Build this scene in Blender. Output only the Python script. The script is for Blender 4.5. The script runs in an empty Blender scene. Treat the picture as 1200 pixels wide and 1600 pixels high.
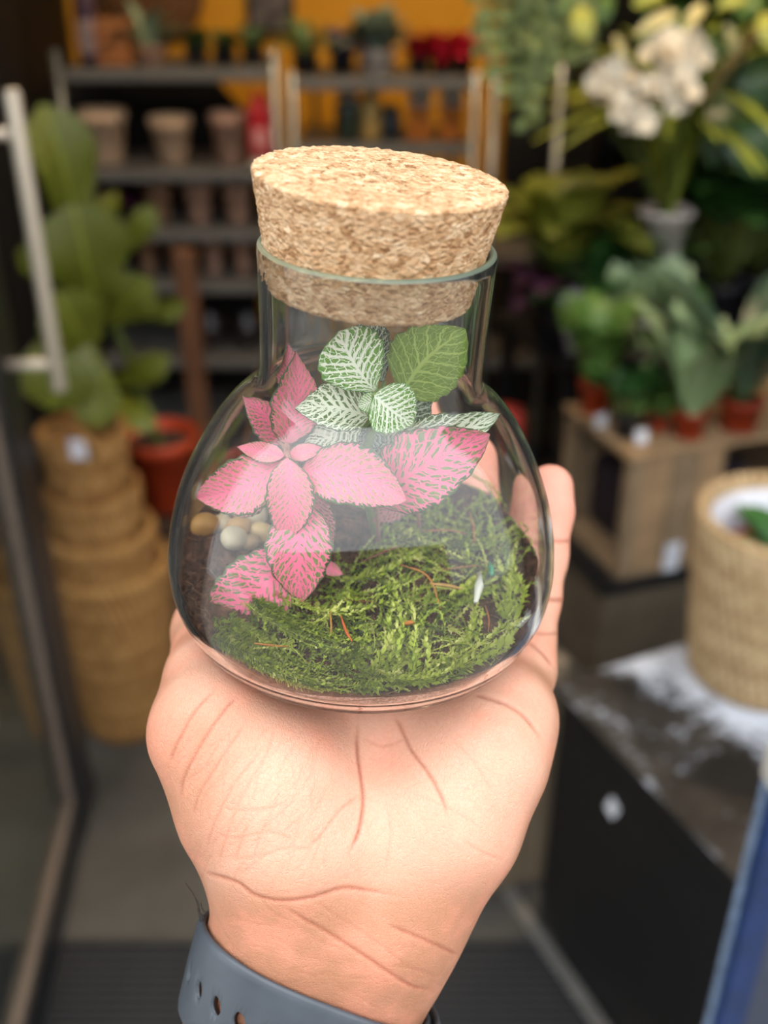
import bpy, bmesh, math, random
import numpy as np
from mathutils import Vector, Matrix
random.seed(7); RNG = np.random.default_rng(7)
S = bpy.context.scene
COL = S.collection

# ------------------------------------------------------------------ camera, sky, sun, exposure
F = 1615.0                      # focal length in pixels of the 1200x1600 frame
PITCH = math.radians(29.0)
CAM = Vector((0, 0, 1.5))
cam_d = bpy.data.cameras.new('camera'); cam = bpy.data.objects.new('camera', cam_d); COL.objects.link(cam)
cam.location = CAM; cam.rotation_euler = (math.radians(90) - PITCH, 0, 0)
cam_d.sensor_fit = 'VERTICAL'; cam_d.sensor_height = 36.0; cam_d.lens = 36.0 * F / 1600.0
cam_d.clip_start = 0.02; cam_d.clip_end = 200
cam_d.dof.use_dof = True; cam_d.dof.focus_distance = 0.226; cam_d.dof.aperture_fstop = 9.0
S.camera = cam
W = bpy.data.worlds.new('sky'); S.world = W; W.use_nodes = True
bgn = W.node_tree.nodes['Background']
bgn.inputs['Color'].default_value = (0.93, 0.965, 1.0, 1); bgn.inputs['Strength'].default_value = 1.0
_t = W.node_tree; _g = _t.nodes.new('ShaderNodeTexCoord'); _s = _t.nodes.new('ShaderNodeSeparateXYZ'); _t.links.new(_g.outputs['Generated'], _s.inputs[0])
_m = _t.nodes.new('ShaderNodeMath'); _m.operation = 'MAXIMUM'; _m.inputs[1].default_value = 0.0; _t.links.new(_s.outputs[2], _m.inputs[0])
_a = _t.nodes.new('ShaderNodeMath'); _a.operation = 'MULTIPLY_ADD'; _a.inputs[1].default_value = 2.1; _a.inputs[2].default_value = 1.05   # overcast sky: zenith three times the horizon
_t.links.new(_m.outputs[0], _a.inputs[0]); _t.links.new(_a.outputs[0], bgn.inputs['Strength'])
S.view_settings.view_transform = 'Standard'; S.view_settings.look = 'None'
S.view_settings.gamma = 1; S.view_settings.use_curve_mapping = False
S.view_settings.exposure = 0.70
S.cycles.max_bounces = 13; S.cycles.transmission_bounces = 12; S.cycles.use_adaptive_sampling = True; S.cycles.adaptive_threshold = 0.07; S.cycles.adaptive_min_samples = 24; S.cycles.transparent_max_bounces = 16
S.cycles.diffuse_bounces = 3; S.cycles.glossy_bounces = 6
S.cycles.caustics_refractive = True; S.cycles.caustics_reflective = False; S.cycles.blur_glossy = 0.5
S.cycles.sample_clamp_indirect = 12.0

SP, CP = math.sin(PITCH), math.cos(PITCH)
RIGHT = Vector((1, 0, 0)); UP = Vector((0, SP, CP)); FWD = Vector((0, CP, -SP))
def ray(px, py): return FWD + RIGHT * ((px - 600) / F) - UP * ((py - 800) / F)
def at(px, py, z): return CAM + ray(px, py) * z
def PY(px, py, Y): d = ray(px, py); return CAM + d * (Y / d.y)
def PZ(px, py, z): d = ray(px, py); return CAM + d * ((z - CAM.z) / d.z)
def cam2world(V):                       # (n,3) camera x, y up, depth -> world
    V = np.asarray(V); R = np.array(RIGHT); U = np.array(UP); Fw = np.array(FWD)
    return np.array(CAM) + V[:, :1] * R + V[:, 1:2] * U + V[:, 2:3] * Fw

# ------------------------------------------------------------------ helpers
def tag(o, label=None, cat=None, group=None, kind=None):
    if label: o['label'] = label
    if cat: o['category'] = cat
    if group: o['group'] = group
    if kind: o['kind'] = kind
    return o
def empty(name, loc=(0, 0, 0), rz=0.0):
    o = bpy.data.objects.new(name, None); COL.objects.link(o)
    o.location = loc; o.rotation_euler = (0, 0, rz); o.empty_display_size = .02
    return o
def link(name, me, mat=None, parent=None, smooth=True):
    o = bpy.data.objects.new(name, me); COL.objects.link(o)
    if parent is not None: o.parent = parent
    if mat is not None and len(me.materials) == 0: me.materials.append(mat)
    if smooth and len(me.polygons): me.polygons.foreach_set('use_smooth', np.ones(len(me.polygons), bool))
    return o
def pyd(name, V, Fc, mat=None, parent=None, smooth=True):
    me = bpy.data.meshes.new(name); me.from_pydata([tuple(v) for v in V], [], [tuple(f) for f in Fc]); me.update()
    return link(name, me, mat, parent, smooth)
def box_me(name, x0, x1, y0, y1, z0, z1, bev=0.0, seg=2):
    bm = bmesh.new(); bmesh.ops.create_cube(bm, size=1)
    for v in bm.verts:
        v.co = Vector(((x0 + x1) / 2 + v.co.x * (x1 - x0), (y0 + y1) / 2 + v.co.y * (y1 - y0), (z0 + z1) / 2 + v.co.z * (z1 - z0)))
    if bev > 0: bmesh.ops.bevel(bm, geom=bm.edges[:], offset=bev, segments=seg, affect='EDGES', profile=.5)
    me = bpy.data.meshes.new(name); bm.to_mesh(me); bm.free(); return me
def box(name, x0, x1, y0, y1, z0, z1, mat, parent=None, bev=0.0, rot=None, loc=None):
    o = link(name, box_me(name, x0, x1, y0, y1, z0, z1, bev), mat, parent, smooth=False)
    if loc is not None: o.location = loc
    if rot is not None: o.rotation_euler = rot
    return o
def lathe_vf(prof, n=48, closed_ends=True):
    V = []; Fc = []; ring = []
    for (r, z) in prof:
        if r < 1e-7: ring.append([len(V)]); V.append((0, 0, z))
        else:
            ring.append(list(range(len(V), len(V) + n)))
            for k in range(n): a = 2 * math.pi * k / n; V.append((r * math.cos(a), r * math.sin(a), z))
    for A, B in zip(ring, ring[1:]):
        for k in range(n):
            k2 = (k + 1) % n
            if len(A) == 1 and len(B) == 1: continue
            if len(A) == 1: Fc.append((A[0], B[k2], B[k]))
            elif len(B) == 1: Fc.append((A[k], A[k2], B[0]))
            else: Fc.append((A[k], A[k2], B[k2], B[k]))
    return V, Fc
def lathe(name, prof, mat, parent=None, n=48, loc=None, smooth=True):
    V, Fc = lathe_vf(prof, n); o = pyd(name, V, Fc, mat, parent, smooth)
    if loc is not None: o.location = loc
    return o
def tube_vf(pts, rad, n=8, cap=True):
    pts = [Vector(p) for p in pts]; V = []; Fc = []
    rads = rad if hasattr(rad, '__len__') else [rad] * len(pts)
    t0 = (pts[1] - pts[0]).normalized()
    nrm = t0.orthogonal().normalized()
    for i, p in enumerate(pts):
        t = (pts[min(i + 1, len(pts) - 1)] - pts[max(i - 1, 0)]).normalized()
        nrm = (nrm - t * nrm.dot(t)).normalized(); b = t.cross(nrm)
        for k in range(n):
            a = 2 * math.pi * k / n; V.append(p + (nrm * math.cos(a) + b * math.sin(a)) * rads[i])
    for i in range(len(pts) - 1):
        for k in range(n):
            k2 = (k + 1) % n; Fc.append((i * n + k, i * n + k2, (i + 1) * n + k2, (i + 1) * n + k))
    if cap:
        Fc.append(tuple(range(n - 1, -1, -1))); Fc.append(tuple((len(pts) - 1) * n + k for k in range(n)))
    return V, Fc
def tube(name, pts, rad, mat, parent=None, n=8):
    V, Fc = tube_vf(pts, rad, n); return pyd(name, V, Fc, mat, parent)
def crom(pts, per=6):
    P = np.array([list(p) for p in pts], float); P = np.vstack([2 * P[0] - P[1], P, 2 * P[-1] - P[-2]]); out = []
    for i in range(1, len(P) - 2):
        for k in range(per):
            t = k / per; a, b, c, d = P[i - 1], P[i], P[i + 1], P[i + 2]
            out.append(.5 * (2 * b + (c - a) * t + (2 * a - 5 * b + 4 * c - d) * t * t + (3 * b - a - 3 * c + d) * t ** 3))
    out.append(P[-2]); return np.array(out)
def look_matrix(loc, xdir, zhint, scale=(1, 1, 1)):
    x = Vector(xdir).normalized(); z = Vector(zhint); z = (z - x * z.dot(x))
    if z.length < 1e-5: z = x.orthogonal()
    z.normalize(); y = z.cross(x)
    M = Matrix((x, y, z)).transposed().to_4x4()
    return Matrix.Translation(loc) @ M @ Matrix.Diagonal((*scale, 1))

# ------------------------------------------------------------------ material helpers
def srgb(r, g, b):
    f = lambda c: ((c / 255 + .055) / 1.055) ** 2.4 if c / 255 > .04045 else c / 255 / 12.92
    return (f(r), f(g), f(b), 1)
class NT:
    def __init__(s, name):
        s.m = bpy.data.materials.new(name); s.m.use_nodes = True; s.t = s.m.node_tree; s.t.nodes.clear()
        s.out = s.t.nodes.new('ShaderNodeOutputMaterial')
    def n(s, ty, **kw):
        nd = s.t.nodes.new(ty)
        for k, v in kw.items(): setattr(nd, k, v)
        return nd
    def l(s, a, b): s.t.links.new(a, b)
    def put(s, inp, v):
        if hasattr(v, 'is_linked') or isinstance(v, bpy.types.NodeSocket): s.l(v, inp)
        else: inp.default_value = v
    def math(s, op, a, b=None, c=None, clamp=False):
        nd = s.n('ShaderNodeMath', operation=op, use_clamp=clamp)
        for i, x in enumerate((a, b, c)):
            if x is not None: s.put(nd.inputs[i], x)
        return nd.outputs[0]
    def smooth(s, x, lo, hi, a=0.0, b=1.0):
        nd = s.n('ShaderNodeMapRange', interpolation_type='SMOOTHSTEP')
        s.put(nd.inputs[0], x); s.put(nd.inputs[1], lo); s.put(nd.inputs[2], hi); s.put(nd.inputs[3], a); s.put(nd.inputs[4], b)
        return nd.outputs[0]
    def mix(s, fac, a, b, mode='MIX'):
        nd = s.n('ShaderNodeMix', data_type='RGBA', blend_type=mode)
        s.put(nd.inputs[0], fac); s.put(nd.inputs[6], a); s.put(nd.inputs[7], b); return nd.outputs[2]
    def ramp(s, fac, stops):
        nd = s.n('ShaderNodeValToRGB'); e = nd.color_ramp.elements
        while len(e) < len(stops): e.new(.5)
        for i, (p, c) in enumerate(stops): e[i].position = p; e[i].color = c
        s.put(nd.inputs[0], fac); return nd.outputs[0]
    def noise(s, scale, detail=4, vec=None, rough=.55, dist=0):
        nd = s.n('ShaderNodeTexNoise'); nd.inputs['Scale'].default_value = scale; nd.inputs['Detail'].default_value = detail
        nd.inputs['Roughness'].default_value = rough; nd.inputs['Distortion'].default_value = dist
        if vec is not None: s.l(vec, nd.inputs['Vector'])
        return nd.outputs['Fac']
    def voro(s, scale, feature='F1', vec=None, dims='3D', out='Distance', rnd=1.0):
        nd = s.n('ShaderNodeTexVoronoi', feature=feature, voronoi_dimensions=dims); nd.inputs['Scale'].default_value = scale
        nd.inputs['Randomness'].default_value = rnd
        if vec is not None: s.l(vec, nd.inputs['Vector'])
        return nd.outputs[out]
    def obj(s): return s.n('ShaderNodeTexCoord').outputs['Object']
    def mapping(s, vec, scale=(1, 1, 1), rot=(0, 0, 0)):
        nd = s.n('ShaderNodeMapping'); s.l(vec, nd.inputs[0]); nd.inputs['Scale'].default_value = scale; nd.inputs['Rotation'].default_value = rot
        return nd.outputs[0]
    def rand(s): return s.n('ShaderNodeObjectInfo').outputs['Random']
    def attr(s, name, out='Fac'): 
        nd = s.n('ShaderNodeAttribute'); nd.attribute_name = name; return nd.outputs[out]
    def bump(s, h, strength=.3, dist=.001):
        nd = s.n('ShaderNodeBump'); nd.inputs['Strength'].default_value = strength; nd.inputs['Distance'].default_value = dist
        s.l(h, nd.inputs['Height']); return nd.outputs[0]
    def bsdf(s, color, rough=.6, normal=None, metal=0.0, spec=.5, **kw):
        nd = s.n('ShaderNodeBsdfPrincipled'); s.put(nd.inputs['Base Color'], color); s.put(nd.inputs['Roughness'], rough)
        nd.inputs['Metallic'].default_value = metal; nd.inputs['Specular IOR Level'].default_value = spec
        if normal is not None: s.l(normal, nd.inputs['Normal'])
        for k, v in kw.items(): s.put(nd.inputs[k.replace('_', ' ')], v)
        s.l(nd.outputs[0], s.out.inputs[0]); return s.m
def plain(name, rgb, rough=.6, var=.12, scale=30, metal=0.0, spec=.5, bump=0.0, **kw):
    t = NT(name); o = t.obj(); nz = t.noise(scale, 4, o)
    c = srgb(*rgb); d = tuple(x * (1 - var * 2) for x in c[:3]) + (1,); h = tuple(min(1, x * (1 + var)) for x in c[:3]) + (1,)
    col = t.ramp(nz, [(.3, d), (.7, h)])
    nrm = t.bump(nz, bump, .002) if bump else None
    return t.bsdf(col, rough, nrm, metal, spec, **kw)
# ------------------------------------------------------------------ setting: shop room, doorway, street behind the camera
def struct(o, label=None): o['kind'] = 'structure'; (label and tag(o, label)); return o
t = NT('floor_tile'); o = t.obj(); n_ = t.noise(6, 5, o); FLOORM = t.bsdf(t.ramp(n_, [(.3, srgb(70, 67, 62)), (.7, srgb(90, 86, 80))]), .55, t.bump(t.noise(200, 3, o), .1, .001), spec=.35)
t = NT('yellow_paint'); o = t.obj(); n_ = t.noise(5, 4, o); YELLOW = t.bsdf(t.ramp(n_, [(.3, srgb(228, 156, 20)), (.7, srgb(240, 174, 40))]), .7, t.bump(t.noise(120, 4, o), .15, .002))
BLACKW = plain('black_paint', (14, 12, 11), .7); DARKC = plain('dark_ceiling', (40, 36, 32), .8)
ASPH = plain('asphalt', (92, 90, 88), .9, .2, 60, bump=.3); PAVE = plain('paving', (140, 134, 126), .85, .15, 8)
RENDERW = plain('facade_render', (146, 136, 124), .85, .08, 3); WIN = plain('window_glass_dark', (60, 70, 80), .15, .1, 2); BLACKM = plain('black_metal', (24, 25, 28), .4, .1, 20)
struct(box('floor', -1.05, 2.2, 1.19, 3.7, -.06, 0, FLOORM))
struct(box('pavement', -6, 6, -3.2, .72, -.06, -.002, PAVE))
struct(box('street', -14, 14, -11, -3.2, -.16, -.10, ASPH))
struct(box('wall_back', -1.05, 2.2, 3.62, 3.72, 0, 2.7, YELLOW))
struct(box('wall_left', -1.15, -1.0, .72, 3.72, 0, 2.7, BLACKW))
struct(box('wall_right', 2.1, 2.2, .72, 3.72, 0, 2.7, BLACKW))
struct(box('ceiling', -1.15, 2.2, .72, 3.72, 2.7, 2.8, DARKC))
struct(box('wall_front', -6, 6, .72, .86, 2.62, 5.5, RENDERW)); 
struct(box('wall_side_left', -6, -1.0, .72, .86, 0, 2.62, BLACKW)); struct(box('wall_side_right', 2.1, 6, .72, .86, 0, 2.62, RENDERW))
fac = struct(box('wall_opposite', -14, 14, -11.4, -11, -.1, 5.2, RENDERW))
for i in range(7):
    for j in range(2):
        w_ = box('window_%d' % (i * 2 + j + 1), -10.6 + i * 3.2, -9.2 + i * 3.2, -11.02, -10.96, .8 + j * 2.4, 2.3 + j * 2.4, WIN); struct(w_)
# dark panel behind the left rack, with its cut corner
pts = [(105, 122), (338, 126), (402, 200), (402, 700), (105, 700)]
Pp = [PY(x, y, 3.42) for x, y in pts]; V = [(p.x, y_, p.z) for y_ in (3.42, 3.45) for p in Pp]; n = len(pts)
struct(pyd('trim_1', V, [tuple(range(n)), tuple(range(2 * n - 1, n - 1, -1))] + [(i, i + n, (i + 1) % n + n, (i + 1) % n) for i in range(n)], BLACKW, smooth=False))
a, b = PY(800, 0, 3.5), PY(1290, 0, 3.5); struct(box('trim_2', a.x, 2.1, 3.5, 3.55, 0, 2.7, BLACKW))
# entrance mat: ribs are separate strips
MATM = plain('mat_rubber', (44, 43, 44), .85, .2, 80)
mat_ = box('entrance_mat', -.96, 1.9, .73, 1.185, -.05, -.008, MATM); tag(mat_, 'dark ribbed entrance mat in the doorway floor', 'mat')
rib = box_me('rib', -.9, 1.85, -.0055, .0055, -.008, -.0006)
rib.materials.append(MATM)
for k in range(28): link('rib', rib, None, mat_, False).location = (0, .75 + k * .0155, 0)
struct(box('trim_3', -.96, 1.9, 1.186, 1.196, -.03, .003, plain('threshold', (60, 58, 55), .5)))

# ------------------------------------------------------------------ open glass door on the left
DG = NT('door_glass'); g = DG.n('ShaderNodeBsdfGlass'); g.inputs['IOR'].default_value = 1.5; g.inputs['Color'].default_value = (.9, .93, .9, 1); DG.l(g.outputs[0], DG.out.inputs[0]); DG = DG.m
STEEL = plain('brushed_steel', (214, 200, 180), .45, .06, 200, metal=.35); DOORF = plain('door_frame_black', (30, 31, 34), .4, .1, 40); DOORE = plain('door_edge_brown', (120, 104, 92), .5, .1, 60)
door = empty('glass_door', (-.60, 1.53, 0)); door.rotation_euler = (0, 0, math.atan2(-.49, .044))   # local +x runs from the free edge towards the hinge
tag(door, 'open glass shop door with black frame and long steel handle', 'door')
DW = .82
box('stile', 0, .115, -.026, .026, .01, 2.1, DOORF, door, .003); box('stile', DW - .055, DW, -.022, .022, .01, 2.1, DOORF, door, .003)
box('rail', .115, DW - .055, -.022, .022, .01, .10, DOORF, door, .003); box('rail', .115, DW - .055, -.022, .022, 2.04, 2.1, DOORF, door, .003)
box('pane', .115, DW - .055, -.004, .004, .10, 2.04, DG, door)
box('bead', .115, .127, .004, .016, .10, 2.04, DOORE, door); box('bead', .127, DW - .067, .004, .016, .10, .112, DOORE, door)
hz0, hz1 = .891, 1.324
Mi = door.matrix_basis.inverted()
bar0, bar1 = Mi @ Vector((-.500, 1.485, hz0)), Mi @ Vector((-.500, 1.485, hz1))
hd = tube('handle', [bar0, bar0 + Vector((0, 0, .003)), bar1 - Vector((0, 0, .003)), bar1], [.0095, .0115, .0115, .0095], STEEL, door, 20)
for z in (.935, 1.268):
    p = Mi @ Vector((-.500, 1.485, z)); tube('standoff', [Vector((p.x, .02 if p.y > 0 else -.02, p.z)), p], .0085, STEEL, hd, 14)

# ------------------------------------------------------------------ leaf helpers for shop plants
def blade(name, shape=(.8, .7), wid=.4, arch=.25, fold=.12, nu=8, nv=4, tip_droop=.2, wave=0.0):
    V = []; Fc = []; p_, q_ = shape; um = p_ / (p_ + q_); mx = um ** p_ * (1 - um) ** q_
    for i in range(nu + 1):
        u = i / nu; w = max(u, 1e-3) ** p_ * max(1 - u, 1e-3) ** q_ / mx * wid / 2 + .004
        for j in range(nv + 1):
            v = -1 + 2 * j / nv; V.append((u, v * w, arch * math.sin(math.pi * u * .8) - tip_droop * u * u + fold * w * abs(v) + wave * math.sin(u * 11 + v) * abs(v)))
    for i in range(nu):
        for j in range(nv): Fc.append((i * (nv + 1) + j, (i + 1) * (nv + 1) + j, (i + 1) * (nv + 1) + j + 1, i * (nv + 1) + j + 1))
    me = bpy.data.meshes.new(name); me.from_pydata(V, [], Fc); me.polygons.foreach_set('use_smooth', [True] * len(Fc)); me.update(); return me
B_OVAL = lambda: blade('leaf', (.7, .6), .62); B_FIDDLE = lambda: blade('leaf', (1.3, .5), .72, .12, .15, 12, 6, .1, .03); B_STRAP = lambda: blade('leaf', (.35, .5), .085, .42, .3, 12, 2, .42)
B_HEART = lambda: blade('leaf', (.45, .75), .8, .15, .15); B_LANCE = lambda: blade('leaf', (.7, .8), .26, .1, .2); B_FERN = lambda: blade('leaf', (.5, .6), .2, .3, .1, 8, 2, .35)
def leafmat(name, rgb, rgb2, rough=.4, spec=.5, vein=None):
    t = NT(name); o = t.obj(); sx = t.n('ShaderNodeSeparateXYZ'); t.l(o, sx.inputs[0]); ay = t.math('ABSOLUTE', sx.outputs[1])
    c = t.mix(t.rand(), srgb(*rgb), srgb(*rgb2))
    ln = t.math('FRACT', t.math('MULTIPLY', t.math('SUBTRACT', sx.outputs[0], t.math('MULTIPLY', ay, .7)), 9.0))
    vm = t.math('MAXIMUM', t.math('SUBTRACT', 1.0, t.smooth(ay, .008, .02)), t.math('MULTIPLY', t.smooth(ln, .86, .96), .6))
    vc = srgb(*(vein or tuple(min(255, int(x * 1.25 + 16)) for x in rgb2)))
    c = t.mix(t.math('MULTIPLY', vm, .7), c, vc)
    return t.bsdf(c, rough, t.bump(vm, .3, .01), spec=spec)
def put_leaf(root, me, mat, base, direction, nrm, length, name='leaf', wmul=1.0):
    o = bpy.data.objects.new(name, me); COL.objects.link(o); o.parent = root
    if not len(me.materials): me.materials.append(mat)
    o.matrix_local = look_matrix(Vector(base), direction, nrm, (length, length * wmul, length)); return o
def pot_prof(r1, r0, h, rim=.12, wall=.06): 
    w = r1 * wall; return [(0, 0), (r0 * .9, 0), (r0, h * .02), (r0 + (r1 * .93 - r0) * .82, h * (1 - rim)), (r1 * .98, h * (1 - rim)), (r1, h * (1 - rim * .8)), (r1, h * .985), (r1 - w * .5, h), (r1 - w, h * .98), (r1 - w, h * .82), (0, h * .82)]
def potted(name, label, loc, pot, pot_m, leaf_me, leaf_m, n, length, elev, seed, stem_h=0.0, cat='plant', group=None, tilt=0.0, wmul=1.0, spread=.02, pot_name='pot'):
    r1, r0, h = pot; root = empty(name, loc); R = random.Random(seed); tag(root, label, cat, group)
    if not len(leaf_me.materials): leaf_me.materials.append(leaf_m)
    if h > 0:
        pt_ = lathe(pot_name, pot_prof(r1, r0, h), pot_m, root, 28)
        lathe('soil', [(0, h * .86), (r1 * .9, h * .86), (r1 * .9, h * .83), (0, h * .83)], SOILB, pt_, 20)
    for i in range(n):
        a = i * 2.399 + R.uniform(-.4, .4); e = R.uniform(*elev); L = length * R.uniform(.7, 1.15); sz = h * .86 + stem_h * R.uniform(.35, 1)
        d = Vector((math.cos(a) * math.cos(e), math.sin(a) * math.cos(e), math.sin(e))); b = Vector((math.cos(a) * spread, math.sin(a) * spread, sz))
        if stem_h > .03: b = b + Vector((math.cos(a), math.sin(a), 0)) * stem_h * .25; tube('stem', [Vector((0, 0, h * .8)), Vector((b.x * .5, b.y * .5, (sz + h * .8) * .55)), b], [.006 * (1 + r1 * 3), .005, .003], STEMB, root, 5)
        put_leaf(root, leaf_me, leaf_m, b, d, Vector((0, 0, 1)) + Vector((math.cos(a), math.sin(a), 0)) * -.2 + Vector((0, -tilt, 0)), L, wmul=wmul)
    return root
SOILB = plain('pot_soil', (50, 36, 28), .95, .2, 60); STEMB = plain('plant_stem', (96, 110, 50), .6)
TERRA = plain('terracotta_pale', (232, 196, 160), .85, .10, 12); TERRA2 = plain('terracotta_pink', (218, 172, 146), .85, .1, 12); TERRA3 = plain('terracotta_dull', (176, 134, 102), .85, .12, 12)
REDPOT = plain('red_plastic_pot', (186, 66, 30), .45, .08, 20); WHITEPOT = plain('white_ceramic', (226, 216, 210), .35, .04, 10); DARKPOT = plain('dark_pot', (46, 46, 52), .4); 
CHROME = plain('rack_chrome', (150, 156, 160), .35, .05, 50, metal=.85); SHELFM = plain('rack_shelf', (120, 118, 114), .45, .08, 30, metal=.4)

# ------------------------------------------------------------------ metal racks against the back wall
def rack(name, label, xl, xr, Y, zs, ztop, depth=.34):
    root = empty(name, (xl, Y, 0)); tag(root, label, 'shelving', 'metal racks along the back wall'); w = xr - xl
    for x in (0, w): tube('post', [(x, 0, 0), (x, 0, ztop)], .0115, CHROME, root, 12)
    for x in (.04, w - .04): box('back_upright', x - .008, x + .008, depth + .012, depth + .03, 0, max(zs) - .03, BLACKM, root)
    for z in zs:
        sh = box('shelf', .012, w - .012, -.01, depth + .01, z - .03, z, SHELFM, root, .003)
    return root
zl = [PY(100, y, 3.0).z for y in (108, 266, 360, 442, 560, 668)]
xL0, xL1 = PY(92, 130, 3.0).x, PY(428, 130, 3.0).x
rack('metal_rack', 'metal rack holding rows of terracotta pots before a black panel', xL0, xL1, 3.0, zl, PY(88, 78, 3.0).z)
zr = [PY(600, y, 3.0).z for y in (122, 226, 330)]
xR0, xR1 = PY(457, 170, 3.0).x, PY(742, 170, 3.0).x
rack('metal_rack', 'metal rack before the yellow wall, red blooms on its top shelf', xR0, xR1, 3.0, zr, PY(460, 112, 3.0).z)
xQ0, xQ1 = PY(772, 170, 2.85).x, PY(872, 200, 2.85).x
rack('metal_rack', 'narrow metal rack standing in the dark beside the hanging vine', xQ0, xQ1, 2.85, [PY(800, y, 2.85).z for y in (400, 560)], PY(780, 100, 2.85).z, .19)
def shelf_pot(px, py_top, py_bot, wpx, Y, mat, label, group, z=None):
    b = PY(px, py_bot, Y); tp = PY(px, py_top, Y); r1 = wpx / 2 * (b - CAM).dot(FWD) / F
    h = tp.z - b.z; z0 = b.z if z is None else z
    root = lathe('terracotta_pot', pot_prof(r1, r1 * .7, h, .2), mat, None, 28, (b.x, Y + .02, z0 + .0006)); tag(root, label, 'pot', group); return root
G1 = 'empty terracotta pots on the metal rack'
shelf_pot(166, 180, 262, 76, 3.1, TERRA, 'large pale terracotta pot, farthest left on the second rack shelf', G1, zl[1])
shelf_pot(270, 190, 262, 66, 3.1, TERRA, 'tapered terracotta pot between two others on the second rack shelf', G1, zl[1])
shelf_pot(362, 184, 262, 64, 3.1, TERRA2, 'pinkish terracotta pot beside the red packet on the second shelf', G1, zl[1])
for i, x in enumerate((250, 312, 372)):
    shelf_pot(x, 302, 357, 46, 3.1, (TERRA3, TERRA2, TERRA2)[i], ('first', 'middle', 'last')[i] + ' terracotta pot from the left in the row on the third rack shelf', G1, zl[2])
for i, x in enumerate((232, 278, 334, 380)):
    shelf_pot(x, 390, 439, 36, 3.1, (TERRA3, TERRA3, TERRA2, TERRA2)[i], ('first', 'second', 'third', 'fourth')[i] + ' small terracotta pot from the left on the fourth rack shelf', G1, zl[3])
DK = plain('dark_glazed', (44, 36, 36), .25)
for i, x in enumerate((330, 388)):
    b = PY(x, 552, 3.1); lathe('round_vase', [(r_ * .58, z_ * .75) for r_, z_ in [(0, 0), (.05, 0), (.085, .04), (.09, .075), (.075, .115), (.045, .135), (.05, .15), (.04, .15), (.04, .1), (0, .1)]], DK, None, 28, (b.x, 3.12, zl[4] + .0006))
    tag(COL.objects[-1], ('dark round glazed vase left of its twin on the fifth rack shelf', 'dark round glazed vase nearest the jar neck on the fifth rack shelf')[i], 'vase', 'dark vases on the rack')
# purple posy on third shelf
PURP = leafmat('purple_leaf', (110, 44, 84), (140, 66, 104)); potted('purple_posy', 'small purple leafed posy left on the third rack shelf', (PY(180, 357, 3.1).x, 3.1, zl[2] + .0006), (.035, .028, .05), DARKPOT, B_OVAL(), PURP, 14, .07, (.2, 1.2), 3)
# red packet and bottles
RED = plain('red_packet', (186, 18, 30), .4, .1, 20); rp = empty('hanging_packet', (PY(412, 258, 3.05).x, 3.02, zl[1] + .0006)); tag(rp, 'bright red seed packet bundle by the rack post', 'packet')
box('packet', -.035, .035, -.02, .02, .03, .17, RED, rp, .012); box('card', -.02, .02, -.022, -.019, .06, .11, plain('packet_card', (224, 150, 150), .6), rp, .001); box('base', -.03, .03, -.018, .018, 0, .03, plain('packet_base', (210, 200, 190), .6), rp, .006); box('flap', -.02, .02, -.006, .006, .17, .20, RED, rp, .004)
# top shelf items of left rack
def topz(i=0): return zl[0] + .0006
bx = PY(145, 100, 3.1).x
bt = empty('watering_bottle', (bx, 3.1, topz())); tag(bt, 'tall dark bottle with glossy green top on the rack end', 'bottle')
lathe('body', [(0, 0), (.030, 0), (.033, .02), (.033, .16), (.028, .19), (0, .19)], plain('bottle_purple', (70, 44, 60), .4), bt, 24); lathe('cap', [(.026, .19), (.035, .2), (.036, .25), (.02, .29), (0, .29)], plain('bottle_green', (20, 130, 84), .2), bt, 24)
lathe('label_band', [(.0333, .03), (.0337, .035), (.0337, .11), (.0333, .115)], plain('bottle_label', (150, 130, 130), .6), bt, 24)
bx = PY(183, 100, 3.1).x; cr_ = empty('wooden_box', (bx, 3.1, topz())); tag(cr_, 'small orange-brown slatted wooden box on the rack top', 'box')
WOODO = plain('orange_wood', (176, 112, 62), .7, .15, 30)
for k in range(4): box('slat', -.04, .04, -.04, -.034, .004 + k * .028, .026 + k * .028, WOODO, cr_, .002)
for sx_ in (-1, 1): box('side', sx_ * .04 - .003, sx_ * .04 + .003, -.034, .034, 0, .114, WOODO, cr_, .001)
box('back', -.037, .037, .034, .04, 0, .114, WOODO, cr_); box('bottom', -.037, .037, -.034, .034, 0, .006, WOODO, cr_)
GREY = leafmat('greygreen_leaf', (110, 132, 104), (140, 158, 130)); DKG = leafmat('darkgreen_leaf', (38, 58, 30), (58, 84, 42)); SAGE = leafmat('sage_leaf', (120, 138, 120), (150, 164, 148))
potted('agave', 'grey-green rosette plant on the top shelf beside the wooden box', (PY(238, 104, 3.12).x, 3.12, topz()), (.045, .036, .05), TERRA2, B_LANCE(), GREY, 16, .13, (.3, 1.3), 5)
for i, x in enumerate((308, 352, 396)):
    potted('succulent', ('small dark succulent next to the grey rosette', 'small dark succulent in the middle of the top shelf row', 'small dark succulent by the right post of the pot rack')[i] , (PY(x, 104, 3.12).x, 3.12, topz()), (.034, .028, .045), DARKPOT, B_OVAL(), DKG, 14, .065, (.1, 1.3), 8 + i, group='small succulents on the rack top')
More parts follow.
